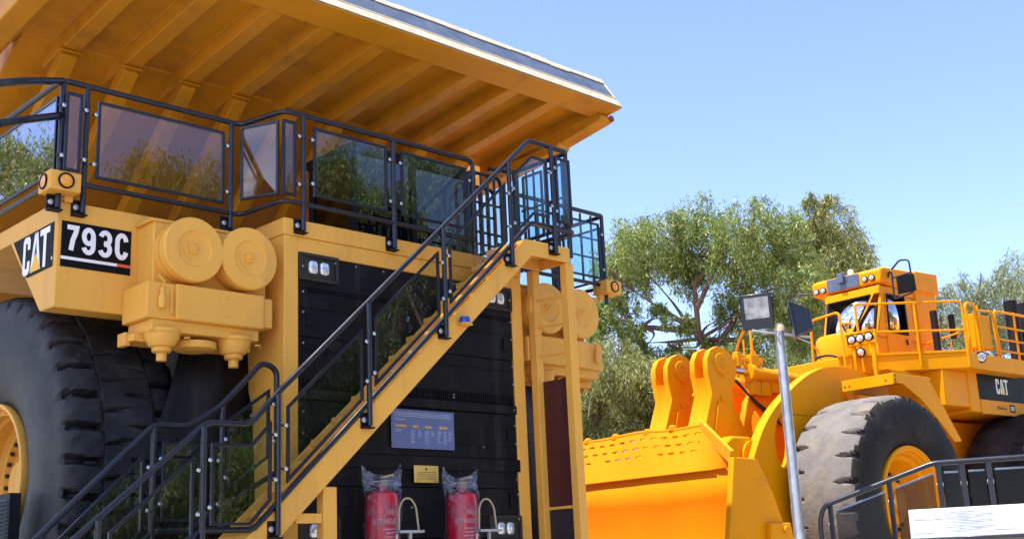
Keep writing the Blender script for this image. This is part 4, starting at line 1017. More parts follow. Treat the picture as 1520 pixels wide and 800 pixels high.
# --- cab: flat front with a windscreen and a triangular corner window, door on its left side
CY0, CY1, CF = .02, 1.10, -1.84
b = MB()
b.prism([(CF+.10, lz(3.86)), (CF+.09, lz(4.235)), (-3.05, lz(4.235)), (-3.05, lz(3.86))], 'y', CY0, CY1)
b.prism([(CF-.115, lz(4.99)), (CF-.13, lz(5.13)), (-3.05, lz(5.13)), (-3.05, lz(5.0))], 'y', CY0, CY1)
b.bar((CF+.05, CY0+.03, lz(4.2)), (CF-.20, CY0+.03, lz(5.0)), .07, .07)
b.prism([(CF+.09, lz(4.235)), (CF-.18, lz(5.0)), (-2.10, lz(5.0)), (-2.05, lz(4.235))], 'y', CY1-.05, CY1)
b.box(-3.05, -2.70, CY1-.09, CY1, lz(4.235), lz(5.0)); b.box(-3.05, -2.9, CY0, CY1, lz(4.34), lz(5.0)); b.bar((-2.2, CY0+.04, lz(4.33)), (-2.2, CY0+.04, lz(5.0)), .08, .08)
cb = b.build('cab', Y, ld, bevel=.012)
def fy(y, z, o=0.): return (CF+.07-(z-4.30)*.27+o, y, lz(z))
dg0, dg1 = CY1-.52, CY1-.16        # the seal slants from low on the left to high on the right
b = MB(); b.add([fy(CY0+.07, 4.25), fy(dg0, 4.25), fy(dg1, 4.99), fy(CY0+.07, 4.99)], [(0, 1, 2, 3)]); w1 = b.build('windscreen', M['screen'], cb, bevel=0); w1.modifiers.new('thick', 'SOLIDIFY').thickness = .008
def fr(b, pts, wd=.03):
    n = len(pts)
    for i in range(n): b.bar(pts[i], pts[(i+1) % n], wd, wd)
b = MB(); fr(b, [fy(CY0+.08, 4.26, .01), fy(dg0, 4.26, .01), fy(dg1, 4.98, .01), fy(CY0+.08, 4.98, .01)], .026); b.build('window_seal', M['black'], w1, bevel=0)
b = MB(); b.add([fy(dg0+.05, 4.33, -.0), fy(CY1-.04, 4.33), fy(CY1-.05, 4.86), fy(dg1+.05, 4.86)], [(0, 1, 2, 3)]); w2 = b.build('corner_window', M['cabglass'], cb, bevel=0); w2.modifiers.new('thick', 'SOLIDIFY').thickness = .008
b = MB(); fr(b, [fy(dg0+.06, 4.34, .01), fy(CY1-.045, 4.34, .01), fy(CY1-.055, 4.85, .01), fy(dg1+.05, 4.85, .01)], .03); b.build('window_seal', M['black'], w2, bevel=0)
b = MB(); b.add([fy(dg0-.01, 4.24, .006), fy(dg0+.06, 4.24, .006), fy(dg1+.06, 5.0, .006), fy(dg1-.01, 5.0, .006)], [(0, 1, 2, 3)]); b.add([fy(dg0, 4.24, .006), fy(CY1, 4.24, .006), fy(CY1, 4.335, .006), fy(dg0+.05, 4.335, .006)], [(0, 1, 2, 3)]); b.build('window_post', Y, cb, bevel=.004)
b = MB(); b.bar(fy(CY0+.50, 4.37, .02), fy(CY0+.26, 4.74, .02), .016, .012); b.bar(fy(CY0+.12, 4.40, .02), fy(CY0+.18, 4.80, .02), .014, .012); b.build('wiper', M['black'], w1, bevel=0)
b = MB(); b.add([(CF-.1, CY0+.02, lz(4.36)), (-2.16, CY0+.02, lz(4.36)), (-2.16, CY0+.02, lz(4.96)), (CF-.1, CY0+.02, lz(4.96))], [(0, 1, 2, 3)]); o = b.build('side_window', M['cabglass'], cb, bevel=0); o.modifiers.new('thick', 'SOLIDIFY').thickness = .008
b = MB(); b.box(-2.76, -2.03, CY1+.001, CY1+.016, lz(3.90), lz(4.32)); b.box(-2.76, -2.68, CY1+.001, CY1+.016, lz(4.32), lz(5.0)); b.prism([(-2.03, lz(4.32)), (-2.10, lz(5.0)), (-2.13, lz(5.0)), (-2.07, lz(4.32))], 'y', CY1+.001, CY1+.016)
dr = b.build('door', Y, cb, bevel=.006)
b = MB(); b.add([(-2.06, CY1+.004, lz(4.32)), (-2.70, CY1+.004, lz(4.32)), (-2.70, CY1+.004, lz(4.99)), (-2.10, CY1+.004, lz(4.99))], [(0, 1, 2, 3)]); o = b.build('door_window', M['cabglass'], dr, bevel=0); o.modifiers.new('thick', 'SOLIDIFY').thickness = .008
b = MB(); fr(b, [(-2.11, CY1+.018, lz(4.37)), (-2.67, CY1+.018, lz(4.33)), (-2.67, CY1+.018, lz(4.98)), (-2.13, CY1+.018, lz(4.98))], .028); b.build('door_seal', M['black'], dr, bevel=.004)
b = MB(); b.box(-2.62, -2.58, CY1+.018, CY1+.04, lz(4.15), lz(4.24)); b.build('door_handle', M['dark'], dr, bevel=.004)
b = MB(); b.box(-2.75, -2.35, .3, .8, lz(4.34), lz(4.46)); b.box(-2.78, -2.65, .3, .8, lz(4.46), lz(4.85)); b.lathe([(.0, 0), (.16, 0), (.16, .02), (0, .02)], (-2.15, .58, lz(4.60)), (.5, 0, .8), 20); b.box(-2.1, -1.9, .15, 1.0, lz(4.34), lz(4.44)); b.build('driver_seat', M['dark'], cb, bevel=.03)
b = MB(); b.prism([(-1.97, lz(5.17)), (-1.97, lz(5.40)), (-2.10, lz(5.45)), (-3.05, lz(5.48)), (-3.6, lz(5.50)), (-3.6, lz(5.14)), (-3.05, lz(5.12)), (-2.4, lz(5.13))], 'y', -.22, CY1+.06); b.box(-2.8, -2.3, .3, .8, lz(5.45), lz(5.51))
rf2 = b.build('cab_roof', Y, cb, bevel=.03)
b = MB(); b.prism([(-3.05, lz(3.86)), (-3.05, lz(5.47)), (-3.70, lz(5.50)), (-3.72, lz(3.86))], 'y', .05, CY1+.03); b.prism([(-3.05, lz(5.14)), (-3.05, lz(5.488)), (-3.78, lz(5.515)), (-3.78, lz(5.14))], 'y', -.15, CY1+.065); b.build('cab_rear', Y, cb, bevel=.015)
b = MB(); b.box(-1.968, -1.95, .10, .74, lz(5.18), lz(5.405)); b.box(-1.96, -1.88, .36, .48, lz(5.29), lz(5.46)); b.build('air_unit', M['bluesteel'], rf2, bevel=.006)
b = MB(); b.lathe([(0, 0), (.06, 0), (.055, .07), (.035, .10), (0, .105)], (-2.2, .45, lz(5.46)), (0, 0, 1), 16); b.build('beacon', M['cream'], rf2, bevel=0)
def lamp(c, d, parent, s_=.07):
    b = MB(); b.lathe([(0, -.07), (s_*.7, -.07), (s_*1.15, 0), (s_*1.15, .02), (s_, .02)], c, d, 14); o = b.build('work_lamp', M['black'], parent, bevel=0)
    b = MB(); b.lathe([(s_, .015), (s_*.6, .03), (0, .035)], c, d, 14); b.build('headlamp', M['lens'], o, bevel=0); return o
for y in (-.12, .02): lamp((-1.955, y, lz(5.24)), (1, 0, -.1), rf2, .05)
for y in (.86, 1.00): lamp((-1.955, y, lz(5.27)), (1, 0, -.1), rf2, .05)
b = MB(); b.tube([(-2.2, CY1+.06, lz(5.33)), (-1.95, CY1+.45, lz(5.45)), (-1.95, CY1+.62, lz(5.42)), (-1.95, CY1+.64, lz(4.87)), (-1.95, CY1+.28, lz(4.82)), (-1.95, CY1+.28, lz(5.33)), (-2.2, CY1+.06, lz(5.28))], .016, 8, bend=.06); b.tube([(-1.95, CY1+.28, lz(5.18)), (-1.95, CY1+.63, lz(5.2))], .014, 8)
mi_ = b.build('mirror_bracket', M['rail'], ld, bevel=0)
b = MB(); b.prism([(-1.93, lz(4.88)), (-1.93, lz(5.18)), (-2.0, lz(5.17)), (-2.02, lz(4.90))], 'y', CY1+.36, CY1+.66); b.build('mirror', M['decal'], mi_, bevel=.01)
b = MB(); b.tube([(-2.1, -.22, lz(5.25)), (-1.95, -.55, lz(5.28)), (-1.95, -.70, lz(5.25)), (-1.95, -.71, lz(4.8))], .016, 8, bend=.08); b.build('mirror_bracket', M['rail'], ld, bevel=0)
b = MB(); b.lathe([(.0, 0), (.50, 0), (.50, .42), (.46, .48), (0, .48)], (-1.86, .42, lz(3.86)), (0, 0, 1), 36); b.build('front_cowl', Y, ld, bevel=0)
b = MB(); b.box(-1.21, -1.15, .90, 1.42, lz(4.02), lz(4.045)); b.box(-1.21, -1.15, .90, 1.42, lz(4.215), lz(4.235)); b.box(-1.21, -1.15, .88, .905, lz(4.02), lz(4.235)); b.box(-1.21, -1.15, 1.415, 1.44, lz(4.02), lz(4.235)); b.box(-1.23, -1.17, .96, 1.02, lz(3.45), lz(4.02)); b.box(-1.23, -1.17, 1.32, 1.38, lz(3.45), lz(4.02))
lc = b.build('lamp_bracket', Y, ld, bevel=.006)
for y in (1.0, 1.16, 1.32): lamp((-1.15, y, lz(4.13)), (1, 0, -.05), lc, .068)
lamp((-1.13, 1.16, lz(3.90)), (1, 0, -.15), lc, .068)
b = MB(); b.tube([(-1.2, .15, lz(3.7)), (-1.15, .2, lz(3.93)), (-1.15, .5, lz(3.97)), (-1.2, .85, lz(3.84))], .022, 8, bend=.12); b.build('hose', M['dark'], ld, bevel=0)
# railings of the platform
def loader_rail(name, pts, r=.022, bend=.09): 
    b = MB(); b.tube(pts, r, 8, bend=bend); return b
pa, pb = Vector((-1.14, 1.0, 0)), Vector((-2.58, 2.19, 0))
def pab(t, z): q_ = pa+(pb-pa)*t; return (q_.x, q_.y, lz(z))
b = MB()
b.tube([pab(.08, 3.6), pab(.06, 4.70), pab(.10, 4.71), pab(1, 4.70), pab(1, 3.62)], .021, 8, bend=.09)
b.tube([pab(.08, 4.25), pab(1.0, 4.22)], .018, 8)
b.tube([pab(.58, 3.66), pab(.58, 4.70)], .022, 8); 
b.tube([(-1.02, .30, lz(3.6)), (-1.02, .34, lz(4.55)), (-1.02, .90, lz(4.60)), (-1.0, .93, lz(3.62))], .021, 8, bend=.09)
b.tube([(-1.02, .33, lz(4.15)), (-1.5, .1, lz(4.12))], .016, 8); b.tube([(-1.01, .91, lz(4.40)), (-1.12, 1.03, lz(4.40))], .018, 8)
b.build('front_guard_rail', Y, ld, bevel=0)
b = MB(); b.tube([(-.80, -.75, lz(3.55)), (-.80, -.75, lz(4.75)), (-1.3, -1.4, lz(4.55)), (-1.4, -1.6, lz(4.3)), (-1.4, -1.6, lz(3.6))], .024, 8, bend=.08); b.tube([(-.85, -.8, lz(4.2)), (-1.4, -1.6, lz(3.8))], .018, 8); b.tube([(-1.1, -1.15, lz(3.6)), (-1.1, -1.15, lz(4.5))], .018, 8); b.tube([(-.82, -.78, lz(4.28)), (-2.4, -1.8, lz(4.28))], .016, 8)
b.build('ladder_guard_rail', Y, ld, bevel=0)
b = MB()
b.tube([(-2.75, 2.16, lz(3.6)), (-2.75, 2.16, lz(4.70)), (-3.05, 2.16, lz(4.70)), (-3.05, 2.16, lz(3.6))], .026, 8, bend=.1)
for a in (-2.85, -2.95): b.tube([(a, 2.05, lz(3.7)), (a, 2.05, lz(4.55))], .02, 8)
b.tube([(-3.15, 2.1, lz(3.8)), (-3.15, 2.1, lz(4.62)), (-3.75, 2.1, lz(4.66)), (-3.75, 2.1, lz(3.8))], .022, 8, bend=.08)
b.tube([(-3.85, 2.1, lz(3.6)), (-3.80, 2.1, lz(4.68)), (-9.0, 2.1, lz(4.75))], .024, 8, bend=.08)
for z in (3.78, 4.0, 4.2, 4.42): b.tube([(-3.85, 2.1, lz(z)), (-9.0, 2.1, lz(z+.03))], .018, 8)
for a in (-4.5, -5.6, -7, -8.5): b.tube([(a, 2.1, lz(3.8)), (a, 2.1, lz(4.72))], .02, 8)
b.tube([(-2.6, 2.1, lz(4.2)), (-3.2, .6, lz(4.15))], .016, 8); b.tube([(-3.7, 1.3, lz(4.25)), (-5, .6, lz(4.2)), (-5, .6, lz(3.9))], .016, 8)
b.build('side_guard_rail', Y, ld, bevel=0)
b = MB(); b.box(-3.70, -3.16, 1.85, 2.06, lz(4.0), lz(4.58)); b.build('side_locker', Y, ld, bevel=.012)
b = MB(); b.box(-3.07, -3.12, 2.12, 2.2, lz(3.9), lz(4.68)); b.build('ladder_rail', Y, ld, bevel=.008)
b = MB(); b.tube([(-2.72, 1.6, lz(3.86)), (-2.72, 1.6, lz(4.66))], .06, 12); b.tube([(-3.1, 1.7, lz(4.2)), (-3.1, 1.7, lz(4.62))], .05, 12); b.build('intake_pipe', M['black'], ld, bevel=0)
for a in (-6.9, -7.36): 
    b = MB(); b.tube([(a, .9, lz(3.9)), (a, .9, lz(5.36))], .13, 16); b.lathe([(.13, 0), (.13, .06), (.11, .06), (.11, .0)], (a, .9, lz(5.36)), (0, 0, 1), 16, closed=True); b.build('exhaust_stack', M['black'], ld, bevel=0)

# ================================================================== floodlight pole
fp = thing('floodlight_pole', 'grey galvanised pole carrying two black floodlights before the loader', 'light pole', (2.25, -2.96, -.17))
b = MB(); b.tube([(2.25, -2.96, -.17), (2.25, -2.96, 2.94)], lambda t: .056-.010*t, 20); b.lathe([(0, 0), (.11, 0), (.11, .02), (0, .02)], (2.25, -2.96, -.17), (0, 0, 1), 20); pole = b.build('pole', M['steel'], fp, bevel=0)
b = MB(); b.lathe([(.0, -.02), (.058, -.02), (.058, .03), (.04, .06), (0, .065)], (2.25, -2.96, 2.96), (0, 0, 1), 20); b.build('cap', M['cream'], pole, bevel=0)
rd = Vector((.71, -.70, 0)); tw = Vector((-.7, -.71, 0))      # along the crossarm / away from the loader
b = MB(); c0 = Vector((2.25, -2.96, 2.93))
b.bar(c0-rd*.27+Vector((0, 0, .03)), c0+rd*.30-Vector((0, 0, .06)), .05, .02); b.bar(c0+rd*.05, c0+rd*.32+Vector((0, 0, -.13)), .02, .012); b.tube([c0+tw*.06+Vector((0, 0, 0)), c0+tw*.11-rd*.05+Vector((0, 0, -.05)), c0+tw*.09-rd*.02+Vector((0, 0, -.13)), c0+tw*.05+Vector((0, 0, -.12))], .008, 8, bend=.03)
b.build('crossarm', M['steel'], fp, bevel=.003)
def flood(c, ang, tilt, s_=1.):
    """black tapered housing, glass front"""
    n_ = Vector((math.sin(R(ang))*math.cos(R(tilt)), math.cos(R(ang))*math.cos(R(tilt)), -math.sin(R(tilt)))); sd_ = Vector((0, 0, 1)).cross(n_).normalized(); up = n_.cross(sd_)
    c = Vector(c); W_, H_, D_ = .148*s_, .168*s_, .17*s_
    def q(x, y, z): return c+sd_*x+up*y+n_*z
    b = MB()
    fr_ = [q(-W_, -H_, 0), q(W_, -H_, 0), q(W_, H_, 0), q(-W_, H_, 0)]; bk_ = [q(-W_*.55, -H_*.7, -D_), q(W_*.55, -H_*.7, -D_), q(W_*.5, H_*.45, -D_), q(-W_*.5, H_*.45, -D_)]
    rm = [q(x, y, z) for z in (0, .03) for x, y in ((-W_, -H_), (W_, -H_), (W_, H_), (-W_, H_))]
    b.add(fr_+bk_, [(0, 1, 2, 3), (7, 6, 5, 4), (0, 4, 5, 1), (1, 5, 6, 2), (2, 6, 7, 3), (3, 7, 4, 0)])
    for x0, x1, y0, y1 in ((-W_*1.05, W_*1.05, H_*.86, H_*1.05), (-W_*1.05, W_*1.05, -H_*1.05, -H_*.42), (-W_*1.05, -W_*.82, -H_*.42, H_*.86), (W_*.82, W_*1.05, -H_*.42, H_*.86)):
        vs = [q(x, y, z) for x in (x0, x1) for y in (y0, y1) for z in (.001, .022)]
        b.add(vs, [(0, 1, 3, 2), (4, 6, 7, 5), (0, 4, 5, 1), (2, 3, 7, 6), (0, 2, 6, 4), (1, 5, 7, 3)])
    fl = b.build('floodlight', M['rail'], fp, bevel=.006)
    b = MB(); b.add([q(-W_*.82, -H_*.42, .006), q(W_*.82, -H_*.42, .006), q(W_*.82, H_*.86, .006), q(-W_*.82, H_*.86, .006)], [(0, 1, 2, 3)]); b.build('lamp_glass', M['floodglass'], fl, bevel=0)
flood(c0-rd*.20+Vector((0, 0, .22)), 246, 6); flood(c0+rd*.15+Vector((0, 0, .11)), 325, 6)

# ================================================================== ramp fence in the foreground
rfz = thing('ramp_fence', 'black tube fence with smoked glass panels along the ramp at lower right', 'fence', (3.38, -3.82, -.17))
d_ = Vector((.338, -.74, 0)).normalized()
R0 = Vector((3.38, -3.82, 0))
def rpt(t, z, off=0.): q_ = R0+d_*t; return (q_.x+d_.y*off, q_.y-d_.x*off, z)
def rtop(t): return 1.60 if t > 0 else 1.60+.315*t
b = MB(); b.tube([rpt(-1.13, -.17), rpt(-1.13, 1.12), rpt(-1.08, rtop(-1.08)), rpt(0, 1.605), rpt(3.2, 1.605)], .026, 12, bend=.06); b.build('top_rail', M['rail'], rfz, bevel=0)
for t in (-1.02, -.43, .04, .26, .50, 1.0, 1.5, 2.1):
    b = MB(); b.bar(rpt(t, -.17), rpt(t, rtop(t)-.01), .03, .045); po = b.build('fence_post', M['rail'], rfz, bevel=.004)
    b = MB()
    for dz in (.2, .62): b.lathe([(0, -.03), (.02, -.03), (.02, .03), (0, .03)], rpt(t, rtop(t)-dz, -.03), d_, 10)
    b.build('clamp_bolt', M['chrome'], po, bevel=0)
nrm = Vector((d_.y, -d_.x, 0))
for t0, t1 in ((-.97, -.48), (-.38, -.01), (.09, .22), (.31, .46), (.55, .96), (1.05, 1.46), (1.55, 2.05)):
    b = MB(); lo = .82
    vs = [Vector(rpt(t, z)) for t, z in ((t0, rtop(t0)-lo), (t1, rtop(t1)-lo), (t1, rtop(t1)-.10), (t0, rtop(t0)-.10))]
    b.add([v-nrm*.005 for v in vs]+[v+nrm*.005 for v in vs], [(0, 1, 2, 3), (7, 6, 5, 4), (0, 4, 5, 1), (1, 5, 6, 2), (2, 6, 7, 3), (3, 7, 4, 0)])
    gp = b.build('glass_panel', M['clear'], rfz, bevel=0, smooth=False)
    b = MB(); b.bar(vs[3]+Vector((0, 0, .008)), vs[2]+Vector((0, 0, .008)), .02, .018); b.build('panel_frame', M['bluesteel'], gp, bevel=.002)

# ================================================================== white interpretive sign
sg = thing('information_sign', 'bright white information panel with faint blue print at bottom right', 'sign', (-3.6, -7.55, -.17))
u_ = Vector((.43, -.90, 0)).normalized(); nn = Vector((-.90, -.43, 0)).normalized(); tl = Vector((0, 0, 1))
S0 = Vector((-3.80, -7.29, .835))
upv = (Vector((0, 0, 1))*.93+nn*-.37).normalized(); fn = u_.cross(upv).normalized()
if fn.dot(Vector((-4, -2, 0))) < 0: fn = -fn
def sq(a, b_, t): return S0+u_*a+upv*b_+fn*t
def sbox(b, a0, a1, b0, b1, t0, t1):
    vs = [sq(a, bb, t) for a in (a0, a1) for bb in (b0, b1) for t in (t0, t1)]
    b.add(vs, [(0, 1, 3, 2), (4, 6, 7, 5), (0, 4, 5, 1), (2, 3, 7, 6), (0, 2, 6, 4), (1, 5, 7, 3)])
b = MB(); sbox(b, .0, 1.1, 0, .11, -.012, 0); bo_ = b.build('panel', M['signface'], sg, bevel=.003)
b = MB(); sbox(b, .012, .075, .018, .06, .0008, .002); sbox(b, .012, .11, .068, .074, .0008, .002)
for k_ in range(14): sbox(b, .12+.02*(k_ % 3), .2+.035*(k_ % 4), .02+.0055*k_, .0222+.0055*k_, .0008, .0016)
sbox(b, .28, .34, .02, .085, .0008, .002)
b.build('faint_print', mat('faint_blue_print', (.39, .43, .52), .4, var=.25, scale=40), bo_, bevel=0)
b = MB(); sbox(b, -.004, 1.11, -.012, .0, -.02, .006); b.build('frame_edge', M['rail'], sg, bevel=.002)
for a in (.15, .95):
    b = MB(); p_ = sq(a, .02, -.03); b.bar(p_, (p_.x, p_.y, -.17), .05, .05); b.build('leg', M['steel'], sg, bevel=.004)
# ================================================================== trees
def foliage(blobs, per_m2, lw, ll, droop=.8, fine=True):
    """narrow hanging leaves gathered in many small drooping tufts on the shell of overlapping clumps"""
    V = []
    for (x, y, z, r) in blobs:
        nt_ = max(8, int(26*(r/.8)**2)) if fine else max(6, int(14*(r/.8)**2))
        tot = int(per_m2*math.pi*r*r)
        d = rng.normal(size=(nt_, 3)); d /= np.linalg.norm(d, axis=1)[:, None]
        cen = np.array([x, y, z])+d*(r*(.35+.7*rng.random(nt_)))[:, None]*np.array([1.08, 1.08, .9])
        w_ = .4+rng.random(nt_)*1.3; w_ /= w_.sum()
        for c, ww in zip(cen, w_):
            n = int(tot*ww)+3
            tr = r*(.16+.16*rng.random()); th = tr*(1.5+1.2*droop*rng.random())
            lean = rng.normal(size=3)*.35; lean[2] = 0
            t = rng.random((n, 1))
            g_ = rng.normal(size=(n, 3))*tr*.55*(.5+.8*np.sin(t*math.pi))
            p = c+g_+np.concatenate([lean[:1]*th*t, lean[1:2]*th*t, th*(.7-1.7*t)], 1)
            ax = rng.normal(size=(n, 3))*.42+lean*.4; ax[:, 2] -= .45+droop*.55
            ax /= np.linalg.norm(ax, axis=1)[:, None]
            sd_ = np.cross(ax, rng.normal(size=(n, 3))); sd_ /= np.linalg.norm(sd_, axis=1)[:, None]+1e-9
            L_ = ll*(.6+.8*rng.random((n, 1))); W_ = lw*(.7+.6*rng.random((n, 1)))
            V.append(np.stack([p, p+ax*L_*.45+sd_*W_, p+ax*L_, p+ax*L_*.45-sd_*W_], 1).reshape(-1, 3))
    V = np.concatenate(V); n = len(V)//4
    me = bpy.data.meshes.new('crown'); me.vertices.add(len(V)); me.vertices.foreach_set('co', V.astype(np.float32).ravel())
    me.loops.add(len(V)); me.loops.foreach_set('vertex_index', np.arange(len(V), dtype=np.int32))
    me.polygons.add(n); me.polygons.foreach_set('loop_start', np.arange(0, len(V), 4, dtype=np.int32)); me.polygons.foreach_set('loop_total', np.full(n, 4, dtype=np.int32))
    me.update(); me.validate()
    return me
def tree(label, base, trunk, limbs, blobs, m, per=700, lw=.02, ll=.20, group=None, cat='tree', name='eucalyptus_tree', r0=.3, twigs=True, droop=.8):
    t = thing(name, label, cat, base, group=group, world=False)
    B0 = np.array(base)
    me = foliage([(x-B0[0], y-B0[1], z-B0[2], r) for x, y, z, r in blobs], per, lw, ll, droop); me.materials.append(m)
    o = bpy.data.objects.new('crown', me); COL.objects.link(o); o.parent = t
    b = MB(); tr = [tuple(np.array(p)-B0) for p in trunk]
    b.tube(tr, lambda q: r0*(1-.65*q), 12, bend=.4); b.build('trunk', M['bark'], t, bevel=0, angle=70)
    b = MB()
    for l in limbs:
        b.tube([tuple(np.array(p)-B0) for p in l], lambda q: r0*.40*(1-.8*q), 8, bend=.3)
    if twigs:
        src = [np.array(p)-B0 for l in limbs for p in l[1:]]+[np.array(trunk[-1])-B0]
        for (x, y, z, r) in blobs:
            c = np.array([x, y, z])-B0; s0 = min(src, key=lambda p: np.linalg.norm(p-c)+(2 if p[2] > c[2] else 0))
            mid = (s0+c)/2+rng.normal(size=3)*.18
            b.tube([tuple(s0), tuple(mid), tuple(c+rng.normal(size=3)*.1)], lambda q: .055*(1-.8*q), 6, bend=.3)
            for _ in range(3):
                e = c+rng.normal(size=3)*r*.5; b.tube([tuple(c), tuple((c+e)/2+rng.normal(size=3)*.06), tuple(e)], lambda q: .022*(1-.6*q), 5)
    if b.v: b.build('limbs', M['bark'], t, bevel=0, angle=70)
    return t
MAIN = [(17.9, 10.4, 6.35, .48), (17.2, 10.9, 6.1, .5), (17.5, 10.5, 7.4, .36), (18.7, 9.7, 6.5, .42), (16.9, 11.2, 7.4, .45), (15.94, 10.21, 9.2, 0.9), (17.19, 9.92, 9.62, 0.83), (18.59, 9.47, 9.85, 0.95), (17.97, 7.72, 9.51, 0.82), (19.25, 7.43, 9.47, 0.84), (17.35, 11.99, 8.46, 0.76), (16.3, 11.32, 6.88, 0.64), (17.42, 10.8, 8.61, 0.84), (18.78, 10.43, 8.82, 0.87), (18.26, 8.59, 8.45, 0.92), (19.64, 8.11, 8.55, 0.94), (18.82, 6.85, 7.62, 0.72), (19.04, 8.27, 7.38, 0.74), (19.33, 9.49, 7.26, 0.66), (17.31, 9.71, 6.89, 0.45), (17.29, 11.22, 6.77, 0.5), (20.5, 8.22, 6.97, 0.76), (18.77, 8.2, 6.42, 0.64), (16.61, 11.52, 9.23, 0.56), (16.0, 11.2, 7.6, .6), (15.9, 11.6, 6.4, .55), (16.4, 11.0, 5.9, .45), (19.6, 7.6, 6.6, .7), (20.2, 7.4, 7.6, .7), (18.2, 10.2, 9.3, .7)]
SEC = [(22.89, 8.48, 10.87, 0.5), (23.92, 8.84, 10.29, 0.85), (25.05, 8.86, 9.94, 0.72), (23.68, 8.51, 9.02, 0.9), (23.98, 9.57, 9.5, 0.75), (25.44, 8.77, 9.65, 0.44), (23.72, 9.19, 8.33, 0.8), (24.84, 9.24, 7.84, 0.8), (25.1, 10.62, 7.68, 0.8), (23.26, 9.34, 10.4, 0.6)]
BUSH = [(15.6, 10.2, 5.6, .55), (16.2, 10.0, 5.2, .6), (16.0, 10.6, 4.4, .7), (12.93, 8.83, 4.98, 0.79), (14.14, 8.87, 4.59, 0.81), (14.41, 9.99, 4.26, 0.84), (13.81, 8.14, 4.95, 0.63), (14.78, 8.49, 4.26, 0.65), (14.81, 9.57, 5.57, 0.61), (13.09, 9.44, 4.44, 0.64), (15.06, 8.33, 5.07, 0.49), (15.39, 9.53, 4.09, 0.68), (14.0, 9.0, 3.3, .9), (13.2, 9.6, 3.2, .9), (14.9, 9.2, 3.0, .9)]
RIGHT = [(26.84, 6.96, 7.65, 0.99), (27.98, 6.33, 8.31, 0.81), (29.03, 5.86, 8.89, 0.78), (27.97, 4.66, 8.19, 0.99), (28.06, 7.19, 7.18, 1.13), (29.47, 6.04, 7.56, 1.15), (26.81, 8.06, 7.63, 0.7), (28.57, 6.53, 7.34, 1.13), (27.83, 9.72, 8.1, 0.55), (27.25, 7.26, 8.45, 0.4)]
MID = [(17.6, 11.4, 6.3, .5), (18.6, 10.9, 6.1, .5), (16.6, 11.3, 5.4, .6), (19.95, 11.12, 6.14, 0.71), (21.44, 10.52, 6.27, 0.81), (22.69, 10.15, 6.63, 0.83), (21.84, 8.76, 5.94, 0.79), (21.2, 11.15, 6.65, 0.69), (20.6, 10.8, 5.0, 1.0), (22.2, 9.8, 4.9, 1.0)]
GR = 'trees behind the loader'
tree('broad weeping eucalyptus with red brown limbs behind the loader bucket', (19.6, 9.3, -.17), [(19.6, 9.3, -.17), (19.2, 9.45, 3.5), (18.63, 9.67, 6.09), (18.35, 9.9, 6.6)],
     [[(18.5, 9.75, 6.3), (18.11, 10.09, 7.04), (17.83, 10.28, 7.61), (17.26, 10.68, 8.47)], [(18.2, 10.0, 6.9), (17.6, 10.6, 7.5), (17.09, 11.06, 8.04)], [(18.35, 9.9, 6.6), (18.09, 9.74, 8.1), (18.21, 9.3, 8.79)], [(18.6, 9.7, 6.2), (19.0, 8.8, 7.4), (19.4, 8.2, 8.3)], [(18.3, 10, 6.8), (17.2, 10.9, 7.0), (16.5, 11.3, 7.1)], [(18.2, 9.8, 7.4), (18.0, 8.4, 9.0)]],
     [(x, y, z-(.32 if z > 9.15 else 0), r*.97) for x, y, z, r in MAIN], M['leaf'], per=2050, lw=.0145, ll=.13, droop=.3, group=GR, r0=.2)
tree('taller slender golden green eucalyptus rising behind the loader cab', (24.6, 9.9, -.17), [(24.6, 9.9, -.17), (24.49, 9.86, 6.4), (24.25, 9.48, 8.66), (23.9, 9.0, 10.2)],
     [[(24.3, 9.5, 8.4), (24.9, 9.0, 9.6)], [(24.4, 9.6, 7.5), (23.8, 9.3, 8.4)]], SEC, M['leaf2'], per=2400, lw=.0145, ll=.15, droop=.55, group=GR, r0=.24)
tree('low bushy tree between the truck and the loader bucket', (14.2, 9.2, -.17), [(14.2, 9.2, -.17), (14.1, 9.2, 2.0), (14.1, 9.0, 4.4)], [[(14.1, 9.2, 2.0), (13.2, 9.3, 3.8)], [(14.1, 9.2, 2.5), (14.9, 9.3, 4.0)]], BUSH, M['leaf2'], per=2900, lw=.0125, ll=.13, group=GR, name='bushy_tree', r0=.15, droop=.7)
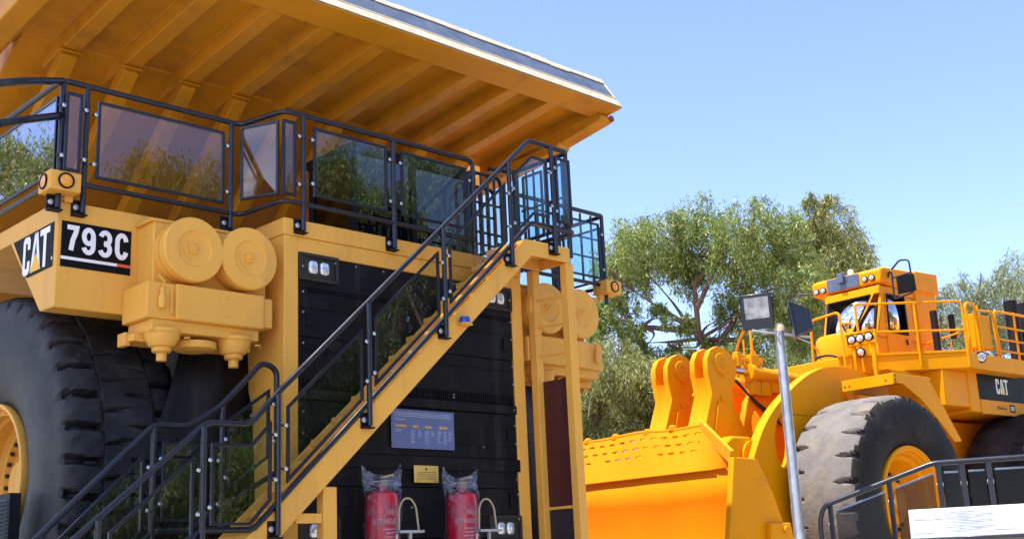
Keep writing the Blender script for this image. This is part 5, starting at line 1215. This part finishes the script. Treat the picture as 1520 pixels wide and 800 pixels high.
tree('sparse grey green tree at the right edge behind the loader exhausts', (28.3, 6.6, -.17), [(28.3, 6.6, -.17), (28.3, 6.6, 5.0), (28.2, 6.5, 8.0)], [[(28.3, 6.6, 5.0), (27.2, 7.2, 7.4)], [(28.3, 6.6, 5.5), (29.2, 5.9, 7.8)], [(28.3, 6.6, 5.6), (27.9, 4.9, 7.8)]], RIGHT, M['leaf3'], per=800, lw=.014, ll=.17, group=GR, r0=.16, droop=.2)
tree('dark undergrowth tree seen below the broad eucalyptus behind the tilt cylinders', (21.4, 10.3, -.17), [(21.4, 10.3, -.17), (21.3, 10.3, 4.0), (21.3, 10.2, 6.0)], [], MID, M['leaf'], per=1700, lw=.0135, ll=.15, group=GR, r0=.15)
# trees standing left of and behind the photographer: they shade the truck's left side and show in its glass
def rblobs(cx, cy, z0, z1, rw, n, r):
    out = []
    for _ in range(n):
        t = rng.random(); a = rng.random()*2*math.pi; q = rw*math.sqrt(rng.random())*(1-.5*abs(2*t-1)**2)
        out.append((cx+q*math.cos(a), cy+q*math.sin(a), z0+(z1-z0)*t, r*(.7+.6*rng.random())))
    return out
OFF = [(-8.6, 3.3, 10.0, 17.5, 3.0, 44, 1.2, 420), (-10.5, 17.5, 4.5, 10.5, 3.0, 16, 1.0, 420), (10.5, -14.5, 3.0, 11.2, 4.0, 30, 1.2, 700), (16.0, -11.0, 2.0, 9.0, 3.5, 20, 1.2, 420), (7.2, -17.5, 5.0, 12.0, 2.4, 14, 1.1, 600), (5.2, -15.5, .9, 5.2, 3.0, 26, 1.0, 700), (-1.0, -18.5, .9, 5.0, 3.0, 22, 1.0, 600)]
LB = ['tall shady eucalyptus left of the truck', 'smaller eucalyptus mirrored in the railing glass at the left edge', 'eucalyptus opposite the grille mirrored in the stairway glass', 'eucalyptus opposite the loader at its left side', 'eucalyptus mirrored in the deck railing glass', 'low leafy tree mirrored in the lower stairway glass', 'low leafy tree at the far left of the yard']
for (cx, cy, z0, z1, rw, n, r_, per), lb in zip(OFF, LB):
    tree(lb, (cx, cy, -.17), [(cx, cy, -.17), (cx+.2, cy, z0*.6), (cx, cy+.2, z0+(z1-z0)*.6)], [], rblobs(cx, cy, z0, z1, rw, n, r_), M['leaf'], per=int(per*2.6), lw=.017, ll=.17, r0=.35, group='trees around the display yard')
